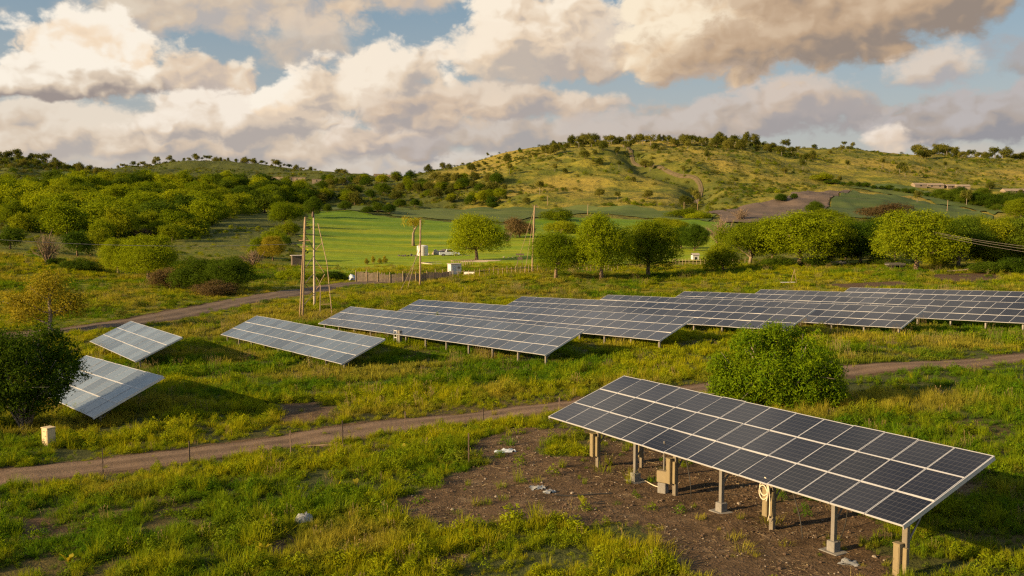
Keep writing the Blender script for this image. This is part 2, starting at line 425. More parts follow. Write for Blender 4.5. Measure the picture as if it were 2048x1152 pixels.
CL = [ # px, py, rx, up, down, lit, shade, softness, ragged, opacity, slope, emboss, bias
 (1000, 335, 1500, 40, 50, (.72, .64, .56), (.52, .48, .46), .9, .7, .75),
 (430, 40, 260, 75, 60, (.80, .66, .50), (.52, .46, .42), .9, 1.5, .85),
 (620, 95, 110, 60, 60, (.76, .62, .48), (.50, .45, .42), 1.0, 1.5, .7),
 (800, 10, 130, 55, 45, (.80, .64, .47), (.56, .48, .42), .9, 1.4, .85),
 (300, 60, 170, 45, 40, (.72, .62, .50), (.5, .46, .43), 1.1, 1.6, .45),
 (170, 280, 380, 75, 60, (.84, .73, .60), (.47, .42, .39), .7, 1.3, .9),
 (560, 295, 330, 62, 45, (.82, .70, .57), (.43, .39, .37), .7, 1.3, .9),
 (1000, 280, 330, 52, 36, (.66, .56, .48), (.40, .36, .35), .8, 1.4, .8),
 (730, 285, 130, 40, 30, (.84, .72, .60), (.42, .38, .37), .6, 1.5, .9),
 (860, 305, 90, 25, 20, (.5, .45, .43), (.36, .34, .35), .8, 1.4, .8),
 (410, 170, 88, 62, 45, (.90, .78, .63), (.55, .46, .40), .55, 1.5, .95),
 (190, 140, 120, 92, 75, W_, (.72, .58, .45), .45, 1.3, 1, 0, 1.6, .62),
 (110, 190, 230, 60, 34, W_, (.34, .29, .27), .45, 1.2, 1, 0, 1.6, .60),
 (480, 250, 215, 60, 42, (.92, .82, .70), (.45, .40, .37), .5, 1.3, 1, .04),
 (585, 205, 95, 58, 45, W_, (.70, .57, .45), .4, 1.3, 1, 0, 1.6, .6),
 (760, 185, 175, 95, 58, (.95, .83, .68), (.48, .42, .38), .55, 1.45, .97),
 (860, 235, 150, 55, 45, (.78, .66, .54), (.42, .37, .35), .7, 1.4, .9),
 (1010, 215, 270, 55, 42, (.80, .66, .52), (.42, .37, .35), .7, 1.4, .92),
 (1090, 85, 150, 125, 85, (.97, .85, .69), (.50, .43, .38), .5, 1.35, 1),
 (1000, 120, 110, 70, 50, (.95, .82, .66), (.55, .47, .40), .6, 1.5, .9),
 (1200, 120, 90, 90, 60, (.74, .62, .50), (.42, .37, .34), .7, 1.3, .95),
 (1530, 238, 290, 55, 42, (.60, .53, .48), (.37, .34, .34), .7, 1.5, .95),
 (1640, 215, 130, 60, 50, (.66, .56, .48), (.42, .38, .37), .8, 1.5, .85),
 (1240, 265, 150, 35, 26, (.58, .51, .46), (.38, .35, .35), .8, 1.4, .8),
 (1450, 80, 240, 170, 105, (.96, .82, .62), (.50, .38, .29), .5, 1.1, 1, .0, 1.5, .58),
 (1760, 40, 420, 170, 95, (.66, .50, .35), (.31, .25, .21), .5, 1.0, 1, .20, 1.3, .5),
 (1870, 160, 80, 48, 42, (.74, .63, .53), (.44, .41, .41), .9, 1.5, .9),
 (2030, 155, 60, 45, 35, (.42, .39, .39), (.33, .32, .34), .9, 1.5, .8),
 (1960, 265, 220, 75, 42, (.50, .46, .45), (.31, .30, .32), .6, 1.4, .97, .05),
 (1770, 290, 70, 25, 22, (.92, .80, .68), (.55, .49, .45), .8, 1.4, .85),
]
for c in CL: col = cloud(col, *c)
t.l.new(col, bg.inputs[0])
w.cycles.sampling_method = 'MANUAL'; w.cycles.sample_map_resolution = 512

# ------------------------------------------------------------------ masks on the ground
def poly_pts(pp): return np.array([at(*p)[:2] for p in pp])
def in_poly(x, y, P):
    c = np.zeros(np.shape(x), bool)
    for (x0, y0), (x1, y1) in zip(P, np.roll(P, -1, 0)):
        cond = ((y0 > y) != (y1 > y)) & (x < (x1 - x0) * (y - y0) / (y1 - y0 + 1e-12) + x0)
        c ^= cond
    return c
def soft_poly(x, y, P, wdt):
    d = seg_dist(x, y, list(map(tuple, np.vstack([P, P[:1]]))))
    s = np.where(in_poly(x, y, P), d, -d)
    return sstep(-wdt, wdt, s)
DIRT = poly_pts([(945, 893), (1000, 862), (1110, 850), (1200, 868), (1300, 900), (1480, 935), (1640, 990), (1760, 1060), (1800, 1170),
                 (1430, 1215), (1330, 1100), (1280, 1062), (1100, 1045), (1010, 1040), (930, 1052), (820, 1035), (760, 1005), (880, 965), (960, 925)])
DIRT2 = poly_pts([(1750, 905), (1990, 940), (2048, 965), (1960, 990), (1830, 975), (1740, 1000)])
TONGUE = poly_pts([(1060, 905), (1110, 880), (1180, 866), (1215, 890), (1190, 912), (1110, 915)])
BARE = [poly_pts(p) for p in ([(580, 985), (650, 985), (650, 1012), (590, 1010)], [(520, 1080), (600, 1068), (610, 1105), (540, 1120)],
        [(20, 1035), (110, 1030), (120, 1085), (30, 1090)], [(520, 815), (650, 800), (680, 832), (560, 850)],
        [(860, 1110), (940, 1105), (930, 1140), (870, 1145)], [(1180, 545), (1190, 541), (1180, 550), (1170, 549)],
        [(1640, 568), (1800, 562), (1830, 575), (1700, 578)], [(1850, 548), (1990, 545), (2010, 560), (1880, 566)])]
def poly_line(pp): return [tuple(at(*p)[:2]) for p in pp]
TRK1 = poly_line([(-420, 1030), (-200, 995), (0, 957), (150, 938), (300, 920), (500, 895), (700, 864), (900, 838), (1100, 815), (1260, 797), (1420, 777), (1560, 757), (1700, 741), (1850, 729), (2048, 714), (2300, 700), (2560, 690)])
TRK2 = poly_line([(-320, 690), (-60, 678), (110, 664), (250, 645), (380, 622), (480, 603), (580, 586), (650, 575), (720, 566), (800, 558), (880, 551)])
HW1, HW2 = 1.55, 2.7
def dirt_mask(x, y):
    nz = (fbm(x / 1.7, y / 1.7, 3) - .5)
    m = soft_poly(x + nz * 2.2, y + nz * 2.2, DIRT, .8)
    m = np.maximum(m, .75 * soft_poly(x + nz * 3, y + nz * 3, DIRT2, .9))
    m = m * (1 - soft_poly(x + nz, y + nz, TONGUE, .4))
    for P in BARE: m = np.maximum(m, .85 * soft_poly(x + nz * 1.5, y + nz * 1.5, P, .6))
    return m
def track_mask(x, y, ex=0.0):
    nz = (fbm(x / 1.3, y / 1.3, 3) - .5) * 1.2
    a = sstep(HW1 + .5 + ex, HW1 - .3 + ex, seg_dist(x, y, TRK1) + nz)
    b = sstep(HW2 + .7 + ex, HW2 - .3 + ex, seg_dist(x, y, TRK2) + nz)
    return np.maximum(a, b)

# ------------------------------------------------------------------ ground material
def groundmat():
    m, t, b = newmat('ground_soil_and_grass')
    P = t.new('ShaderNodeNewGeometry').outputs['Position']
    dirt, far, dry, moist = t.attr('dirt'), t.attr('far'), t.attr('dry'), t.attr('lush')
    n1 = t.noise(P, .09, 4); n2 = t.noise(P, .55, 5, .6); n3 = t.noise(P, 3.5, 4, .6); n4 = t.noise(P, 14, 3, .6)
    g = t.mix(t.ramp(n2, .35, .68), (.034, .036, .012), (.066, .062, .018))
    g = t.mix(t.ramp(n1, .4, .66), g, (.078, .062, .022))
    g = t.mix(t.math('MULTIPLY', t.ramp(n3, .5, .75), .5), g, (.030, .042, .010))
    g = t.mix(moist, g, t.mix(n2, (.030, .044, .012), (.052, .066, .016)))
    mid = t.attr('mid')
    cnp = t.mix(t.ramp(n2, .36, .64), (.062, .094, .006), (.165, .172, .009))
    cnp = t.mix(t.math('MULTIPLY', t.ramp(n1, .42, .6), .7), cnp, (.185, .155, .020))
    cnp = t.mix(t.math('MULTIPLY', t.ramp(n3, .5, .75), .6), cnp, (.036, .050, .008))
    g = t.mix(mid, g, cnp)
    # hillside: dry olive turf with bare streaks
    h1 = t.noise(P, .012, 5, .6); h2 = t.noise(P, .06, 5, .62); h3 = t.noise(P, .28, 4, .6)
    h = t.mix(t.ramp(h2, .38, .64), (.076, .090, .012), (.190, .170, .024))
    h = t.mix(t.ramp(h1, .44, .62), h, (.215, .172, .034))
    h = t.mix(t.math('MULTIPLY', t.ramp(h3, .52, .72), .8), h, (.040, .046, .015))
    h = t.mix(t.math('SUBTRACT', 1.0, dry), h, t.mix(h2, (.040, .054, .011), (.082, .092, .018)))
    g = t.mix(far, g, h)
    d = t.mix(t.ramp(n3, .3, .7), (.052, .034, .018), (.112, .073, .041))
    d = t.mix(t.ramp(n2, .35, .7), d, (.078, .052, .031))
    d = t.mix(t.math('MULTIPLY', t.ramp(n4, .55, .8), .6), d, (.22, .165, .115))
    n5 = t.noise(P, 1.4, 5, .65)
    d = t.mix(t.math('MULTIPLY', t.ramp(n5, .52, .66), .75), d, (.045, .029, .016))
    d = t.mix(t.math('MULTIPLY', t.ramp(n5, .46, .32), .5), d, (.155, .115, .075))
    dm = t.ramp(t.math('MULTIPLY_ADD', t.math('SUBTRACT', n3, .5), 1.3, dirt), .3, .7)
    t.put(b.inputs['Base Color'], t.mix(dm, g, d))
    b.inputs['Roughness'].default_value = .95; b.inputs['Specular IOR Level'].default_value = .1
    bp = t.new('ShaderNodeBump'); bp.inputs['Strength'].default_value = .9; bp.inputs['Distance'].default_value = .09
    t.put(bp.inputs['Height'], t.math('ADD', t.math('MULTIPLY', n4, .4), n3))
    bp2 = t.new('ShaderNodeBump'); bp2.inputs['Distance'].default_value = 2.5
    t.put(bp2.inputs['Strength'], t.math('MULTIPLY', far, .8)); t.put(bp2.inputs['Height'], t.math('ADD', h2, t.math('MULTIPLY', h3, .5)))
    t.l.new(bp.outputs[0], bp2.inputs['Normal'])
    t.put(b.inputs['Normal'], bp2.outputs[0])
    return m
M_GROUND = groundmat()
# one sheet: a fan that is fine in the direction of the view and closes behind the camera
phi = np.concatenate([np.linspace(-PI, -.75, 50, endpoint=False), np.linspace(-.75, -.52, 60, endpoint=False), np.linspace(-.52, .52, 620, endpoint=False),
                      np.linspace(.52, .75, 60, endpoint=False), np.linspace(.75, PI, 50, endpoint=False)])
rr = np.concatenate([[1.5, 4, 8, 12], np.exp(np.linspace(math.log(16), math.log(320), 270)), np.exp(np.linspace(math.log(324), math.log(1400), 210)), np.exp(np.linspace(math.log(1430), math.log(9000), 22))])
PH, RR = np.meshgrid(phi, rr, indexing='ij')
X = RR * np.sin(PH); Y = RR * np.cos(PH)
Z = terr(X, Y)
Z = Z - sstep(1700, 6000, RR) * 25
na, nr = PH.shape
ii, jj = np.meshgrid(np.arange(na), np.arange(nr - 1), indexing='ij')
i2 = (ii + 1) % na
F = np.stack([ii * nr + jj, ii * nr + jj + 1, i2 * nr + jj + 1, i2 * nr + jj], -1).reshape(-1, 4)
Vv = np.stack([X, Y, Z], -1).reshape(-1, 3)
Vv = np.vstack([Vv, [[0, 0, float(Z[:, 0].mean())]]])
T3 = np.stack([np.full(na, len(Vv) - 1), np.arange(na) * nr, ((np.arange(na) + 1) % na) * nr], -1)
x, y = Vv[:, 0], Vv[:, 1]; r = np.hypot(x, y)
near = r < 260
dirt = np.zeros(len(Vv)); dirt[near] = np.maximum(dirt_mask(x[near], y[near]), track_mask(x[near], y[near], .3))
farm = sstep(170, 330, r + (fbm(x / 30, y / 30, 3) - .5) * 60)
hillm = sstep(460, 600, r)
pxv = 1024 + FPX * x / np.maximum(y, 1)
dry = sstep(820, 1000, pxv + (fbm(x / 60, y / 60, 3) - .5) * 250) * sstep(430, 560, r)
lush = sstep(.45, .6, fbm(x / 16 + 3, y / 16, 3)) * .7
gm_ = (r > 450) & (r < 1100)
dg = np.full(len(Vv), 1e6); dg[gm_] = seg_dist(x[gm_], y[gm_], GUL)
dry = dry * (1 - .9 * np.exp(-(dg / 16) ** 2))
me = mesh_np('ground', Vv, [F, T3], dict(dirt=dirt, mid=sstep(75, 150, r), far=farm, dry=dry, lush=lush), smooth=True)
ground = link('ground', me, M_GROUND, kind='structure')

# ------------------------------------------------------------------ tracks and fields, laid on the ground
def resample(pts, step):
    out = [np.array(pts[0])]
    P = [np.array(p, float) for p in pts]
    # catmull-rom then even steps
    dense = []
    for i in range(len(P) - 1):
        p0 = P[max(i - 1, 0)]; p1 = P[i]; p2 = P[i + 1]; p3 = P[min(i + 2, len(P) - 1)]
        for s in np.linspace(0, 1, 24, endpoint=False):
            dense.append(.5 * ((2 * p1) + (-p0 + p2) * s + (2 * p0 - 5 * p1 + 4 * p2 - p3) * s * s + (-p0 + 3 * p1 - 3 * p2 + p3) * s ** 3))
    dense.append(P[-1]); dense = np.array(dense)
    L = np.r_[0, np.cumsum(np.hypot(*np.diff(dense, axis=0).T))]
    q = np.arange(0, L[-1], step)
    return np.c_[np.interp(q, L, dense[:, 0]), np.interp(q, L, dense[:, 1])]
def strip(name, pts, hw, mat, step, lift, seed):
    C = resample(pts, step); T = np.gradient(C, axis=0); T /= np.linalg.norm(T, axis=1)[:, None]
    N = np.c_[T[:, 1], -T[:, 0]]
    q = np.linspace(-1, 1, 15); n = len(C)
    s = np.arange(n) * step
    wl = hw * (1 + .35 * (fbm(s / 2.5, np.full(n, seed + .3), 4) - .5)); wr = hw * (1 + .35 * (fbm(s / 2.5, np.full(n, seed + 7.3), 4) - .5))
    W = np.where(q[None] < 0, wl[:, None], wr[:, None]) * q[None]
    XX = C[:, :1] + N[:, :1] * W; YY = C[:, 1:] + N[:, 1:] * W
    rut = -.05 * np.exp(-((np.abs(q) - .5) / .16) ** 2) + .03 * np.exp(-(q / .2) ** 2)
    ZZ = terr(XX, YY) + lift * (1 - q[None] ** 6) - .02 * q[None] ** 6 + (rut * min(1, lift * 14))[None]
    VV = np.stack([XX, YY, ZZ], -1).reshape(-1, 3)
    i, j = np.meshgrid(np.arange(n - 1), np.arange(14), indexing='ij')
    k = len(q)
    F = np.stack([i * k + j, (i + 1) * k + j, (i + 1) * k + j + 1, i * k + j + 1], -1).reshape(-1, 4)[:, ::-1]
    me = mesh_np(name, VV, [F], dict(across=np.tile(q, n)), smooth=True)
    return link(name, me, mat, kind='structure')
def trackmat(name, c1, c2):
    m, t, b = newmat(name)
    P = t.new('ShaderNodeNewGeometry').outputs['Position']
    n2 = t.noise(P, .7, 5, .6); n3 = t.noise(P, 6, 4, .65); n4 = t.noise(P, 25, 2)
    ac = t.math('ABSOLUTE', t.attr('across'))
    rut = t.math('SUBTRACT', 1.0, t.ramp(t.math('ABSOLUTE', t.math('SUBTRACT', ac, .48)), .08, .34))
    c = t.mix(t.ramp(n2, .3, .7), c1, c2)
    c = t.mix(t.math('MULTIPLY', t.ramp(n3, .45, .8), .5), c, tuple(v * .6 for v in c1))
    c = t.mix(t.math('MULTIPLY', rut, .45), c, tuple(min(v * 1.35, 1) for v in c2))
    c = t.mix(t.math('MULTIPLY', t.ramp(n4, .6, .75), .4), c, (.26, .21, .16))
    t.put(b.inputs['Base Color'], c); b.inputs['Roughness'].default_value = .95; b.inputs['Specular IOR Level'].default_value = .1
    bp = t.new('ShaderNodeBump'); bp.inputs['Strength'].default_value = .7; bp.inputs['Distance'].default_value = .05
    t.put(bp.inputs['Height'], t.math('ADD', n3, t.math('MULTIPLY', n4, .5))); t.put(b.inputs['Normal'], bp.outputs[0])
    return m
M_TRK = trackmat('track_earth', (.098, .068, .047), (.150, .106, .074))
M_TRK2 = trackmat('road_earth', (.080, .060, .047), (.120, .092, .072))
M_HPATH = trackmat('hill_path_earth', (.060, .055, .026), (.105, .082, .050))
strip('dirt_track', TRK1, HW1, M_TRK, .35, .05, 1)
strip('dirt_road', TRK2, HW2, M_TRK2, .8, .10, 4)

def bandsheet(name, upper, lower, mat, nu, nv, lift):
    """a field between two edges seen from the camera, both given as lists of directions; laid on the terrain"""
    U_ = np.array([at(*p) for p in upper])[:, :2]; L_ = np.array([at(*p) for p in lower])[:, :2]
    def lin(P, n):
        s = np.linspace(0, 1, len(P)); q = np.linspace(0, 1, n)
        return np.c_[np.interp(q, s, P[:, 0]), np.interp(q, s, P[:, 1])]
    A_, B_ = lin(U_, nu), lin(L_, nu)
    v = np.linspace(0, 1, nv)
    XY = A_[:, None] * (1 - v[None, :, None]) + B_[:, None] * v[None, :, None]
    wob = (fbm(XY[..., 0] / 9, XY[..., 1] / 9, 3) - .5)[..., None] * 5
    edge = ((np.linspace(0, 1, nu)[:, None] < .012) | (np.linspace(0, 1, nu)[:, None] > .988) | (v[None] < .02) | (v[None] > .98))[..., None]
    XY = XY + wob * edge
    Zz = terr(XY[..., 0], XY[..., 1]) + lift
    VV = np.dstack([XY, Zz]).reshape(-1, 3)
    i, j = np.meshgrid(np.arange(nu - 1), np.arange(nv - 1), indexing='ij')
    F = np.stack([i * nv + j, i * nv + j + 1, (i + 1) * nv + j + 1, (i + 1) * nv + j], -1).reshape(-1, 4)
    vv = np.tile(v, nu)
    me = mesh_np(name, VV, [F], dict(vv=vv), smooth=True)
    if me.polygons[0].normal.z < 0: me.flip_normals()
    return link(name, me, mat, kind='structure')
def fieldmat(name, c1, c2, c3, rows=60., ang=0.0, sc_=.02, con=.5, bump=.25, sunlit=None):
    m, t, b = newmat(name)
    P = t.new('ShaderNodeNewGeometry').outputs['Position']
    mp = t.new('ShaderNodeMapping'); mp.inputs['Rotation'].default_value = (0, 0, ang); mp.inputs['Scale'].default_value = (.12, 1, .3); t.l.new(P, mp.inputs[0])
    band = t.noise(mp.outputs[0], sc_ * 3, 4, .6)
    fine = t.noise(mp.outputs[0], .5, 4, .65); n = t.noise(P, .4, 4, .6)
    c = t.mix(t.ramp(band, .38, .62), c1, c2)
    if sunlit:                                            # cloud-shadow contrast painted in: lower half brighter, upper half darker, in drifts
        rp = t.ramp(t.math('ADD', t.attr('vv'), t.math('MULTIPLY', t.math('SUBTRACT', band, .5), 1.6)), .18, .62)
        c = t.mix(rp, c, t.mix(t.ramp(band, .4, .6), *sunlit))
    c = t.mix(t.math('MULTIPLY', t.ramp(fine, .4, .7), con), c, c3)
    c = t.mix(t.math('MULTIPLY', t.ramp(n, .5, .8), con * .6), c, tuple(v * .6 for v in c1))
    t.put(b.inputs['Base Color'], c); b.inputs['Roughness'].default_value = .9; b.inputs['Specular IOR Level'].default_value = .1
    bp = t.new('ShaderNodeBump'); bp.inputs['Strength'].default_value = bump; bp.inputs['Distance'].default_value = .6
    t.put(bp.inputs['Height'], t.math('ADD', n, fine)); t.put(b.inputs['Normal'], bp.outputs[0])
    return m
M_FIELD = fieldmat('young_crop', (.075, .145, .006), (.115, .185, .007), (.095, .155, .007), con=.85, sunlit=((.165, .235, .005), (.225, .250, .006)))
M_FIELD2 = fieldmat('far_crop', (.055, .085, .022), (.090, .115, .030), (.075, .095, .030))
M_PLOUGH = fieldmat('ploughed_soil', (.100, .078, .066), (.135, .102, .084), (.075, .060, .050), ang=1.05, bump=.5)
M_FIELD3 = fieldmat('slope_crop', (.045, .075, .022), (.068, .095, .028), (.085, .095, .038), ang=1.05)
strip('hill_path', [(p_.x, p_.y) for p_ in (at(*q) for q in ((1248, 290), (1262, 306), (1285, 332), (1345, 347), (1392, 358), (1402, 385), (1385, 408)))], 1.7, M_HPATH, 3., .6, 9)
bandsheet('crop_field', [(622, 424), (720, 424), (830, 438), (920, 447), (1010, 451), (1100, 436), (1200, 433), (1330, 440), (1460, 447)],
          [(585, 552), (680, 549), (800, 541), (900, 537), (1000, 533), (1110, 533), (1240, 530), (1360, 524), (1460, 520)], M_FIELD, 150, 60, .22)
bandsheet('far_field', [(650, 412), (760, 413), (900, 419), (1030, 414), (1180, 413), (1330, 424), (1430, 430)],
          [(640, 421), (760, 423), (900, 442), (1010, 446), (1100, 431), (1220, 429), (1420, 443)], M_FIELD2, 90, 24, .35)
bandsheet('ploughed_field', [(1420, 424), (1480, 415), (1560, 400), (1640, 385), (1700, 381)],
          [(1450, 446), (1500, 446), (1560, 444), (1600, 437), (1640, 424)], M_PLOUGH, 90, 40, .5)
bandsheet('slope_field', [(1703, 381), (1760, 390), (1850, 404), (1930, 420), (1985, 432)],
          [(1645, 424), (1690, 434), (1760, 440), (1860, 440), (1980, 442)], M_FIELD3, 80, 40, .5)
bandsheet('hilltop_field', [(1695, 372), (1760, 368), (1830, 376), (1920, 398), (2010, 425)],
          [(1705, 377), (1760, 386), (1850, 399), (1930, 415), (1990, 430)], M_FIELD2, 60, 20, .5)
bandsheet('left_hill_field', [(85, 352), (130, 345), (180, 350), (260, 355), (390, 357)],
          [(75, 362), (130, 362), (190, 364), (270, 366), (400, 366)], M_FIELD2, 50, 20, .6)
# ------------------------------------------------------------------ solar arrays
def cellmat(name, base, haze, rough, line=.09, lk=1.0):
    """dark cells under glass; haze = dust film, tinted to stand for reflected sky"""
    m, t, b = newmat(name)
    uv = t.new('ShaderNodeTexCoord').outputs['UV']
    s = t.new('ShaderNodeSeparateXYZ'); t.l.new(uv, s.inputs[0])
    def grid(v, n, wd):
        f = t.math('FRACT', t.math('MULTIPLY', v, n))
        return t.math('GREATER_THAN', t.math('ABSOLUTE', t.math('SUBTRACT', f, .5)), .5 - wd)
    g = t.math('MAXIMUM', grid(s.outputs[0], 8, .045), grid(s.outputs[1], 6, .045))
    bus = t.math('MULTIPLY', grid(s.outputs[0], 24, .06), .18)
    P = t.new('ShaderNodeNewGeometry').outputs['Position']
    n = t.noise(P, 1.3, 4, .6); n2 = t.noise(P, 9, 3)
    c = t.mix(t.ramp(n2, .3, .7), base, tuple(v * 1.5 for v in base))
    oi = t.new('ShaderNodeObjectInfo').outputs['Random']
    c = t.mix(oi, c, tuple(v * .6 for v in base))
    c = t.mix(t.math('MULTIPLY', t.math('MAXIMUM', g, bus), lk), c, (line, line, line * 1.12))
    d = t.math('MULTIPLY_ADD', t.ramp(n, .3, .75), haze * .5, haze * .6)
    c = t.mix(d, c, (.30, .36, .43))
    t.put(b.inputs['Base Color'], c); b.inputs['IOR'].default_value = 1.52
    t.put(b.inputs['Roughness'], t.math('MULTIPLY_ADD', n, .04, rough)); b.inputs['Specular IOR Level'].default_value = .27
    return m
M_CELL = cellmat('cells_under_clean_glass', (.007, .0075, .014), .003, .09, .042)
M_CELLB = cellmat('cells_blue_tone', (.017, .022, .040), .005, .14, .07, .8)  # slightly lighter, bluer cells than the front array
M_CELLC = cellmat('cells_painted_sky_pale', (.098, .130, .172), .02, .17, .18, .35)  # pale blue base: sky reflection painted into the cell colour
M_CELLM = cellmat('cells_painted_sky_mid', (.058, .082, .120), .015, .16, .13, .5)  # same painted sky reflection, weaker
M_CELLN = cellmat('cells_painted_sky_faint', (.030, .041, .066), .01, .15, .10, .6)  # weakest step of the painted sky reflection
M_ALU = simple('frame_aluminium', (.46, .47, .50), .45, .3, .06, 3)
M_GALV = simple('galvanised_steel', (.20, .19, .18), .55, .5, .14, 9)
M_POSTP = simple('painted_post', (.14, .122, .095), .62, .05, .16, 7)
M_BOX = simple('cable_box_paint', (.18, .146, .085), .55, .02, .12, 6)
M_CONC = simple('footing_concrete', (.17, .165, .16), .9, 0, .18, 12, .2, .4)
M_CABLE = simple('black_cable', (.018, .017, .016), .6, 0, .1, 5)
M_CABLEW = simple('pale_cable', (.52, .46, .36), .6, 0, .1, 5)
M_BACK = simple('back_sheet', (.55, .55, .55), .7, 0, .05, 3)
FT = .042
def panel_mesh(w, h, fr, mats_joined):
    """glass sheet with UVs; lying in local x (along), y (up the slope), z normal"""
    x0, x1, y0, y1 = fr, w - fr, fr * 1.35, h - fr * 1.35
    V = [(x0, y0, 0), (x1, y0, 0), (x1, y1, 0), (x0, y1, 0), (x0, y0, -.03), (x1, y0, -.03), (x1, y1, -.03), (x0, y1, -.03)]
    F = [(0, 1, 2, 3), (7, 6, 5, 4)]
    uv = [(0, 0), (1, 0), (1, 1), (0, 1), (0, 0), (0, 0), (0, 0), (0, 0)]
    mi = [0, 1]
    if not mats_joined:
        return mesh_np('panel', V, [np.array(F)], uv=uv, midx=mi)
    fm = frame_boxes(w, h, fr); VV = np.concatenate(fm.v); FF = np.concatenate(fm.f4)
    nf = len(FF)
    return mesh_np('panel', np.vstack([V, VV]), [np.vstack([F, FF + 8])], uv=uv + [(0, 0)] * (nf * 4), midx=mi + [2] * nf)
def frame_boxes(w, h, fr):
    m = MB(); g = .006; hy = fr * 1.35
    m.box((w / 2, g + (hy - g) / 2, -.014), (w - 2 * g, hy - g, FT))
    m.box((w / 2, h - g - (hy - g) / 2, -.014), (w - 2 * g, hy - g, FT))
    m.box((g + (fr - g) / 2, h / 2, -.0145), (fr - g, h - 2 * hy, FT - .001))
    m.box((w - g - (fr - g) / 2, h / 2, -.0145), (fr - g, h - 2 * hy, FT - .001))
    return m
def mat4(a, b, n, loc):
    return Matrix(((a[0], b[0], n[0], loc[0]), (a[1], b[1], n[1], loc[1]), (a[2], b[2], n[2], loc[2]), (0, 0, 0, 1)))
LAB = [
 'long dark solar array in front on bare brown soil, three rows on pale posts',
 'pale bluish solar array at the left edge, half behind the dark leafy tree',
 'small pale grey solar array standing alone beside the dirt road bend',
 'grey-blue solar array of medium length just in front of the leaning pole pair',
 'long solar array with exposed posts and cabinet below, next right of the grey-blue one',
 'long dark solar array behind the exposed-post one, near corner left of the round bush',
 'long dark solar array whose near corner rises just above the round bush top',
 'long dark solar array ending in a single thin post right of the round bush',
 'dark solar array running out of the right edge, nearest of those cut off there',
 'dark solar array third from the back, seen as a thin strip behind the array nearest the right edge',
 'farthest dark solar array, thin strip along the top of the rows at the right edge',
]
LAB[9] = 'thin strip of dark solar array at the right edge, next before the farthest one'
GRP = 'ground mounted solar arrays on the grass'
FRONT_POSTS = [(1195, 'A'), (1270, 'B'), (1350, 'A'), (1443, 'B'), (1545, 'A'), (1668, 'B'), (1812, 'A')]
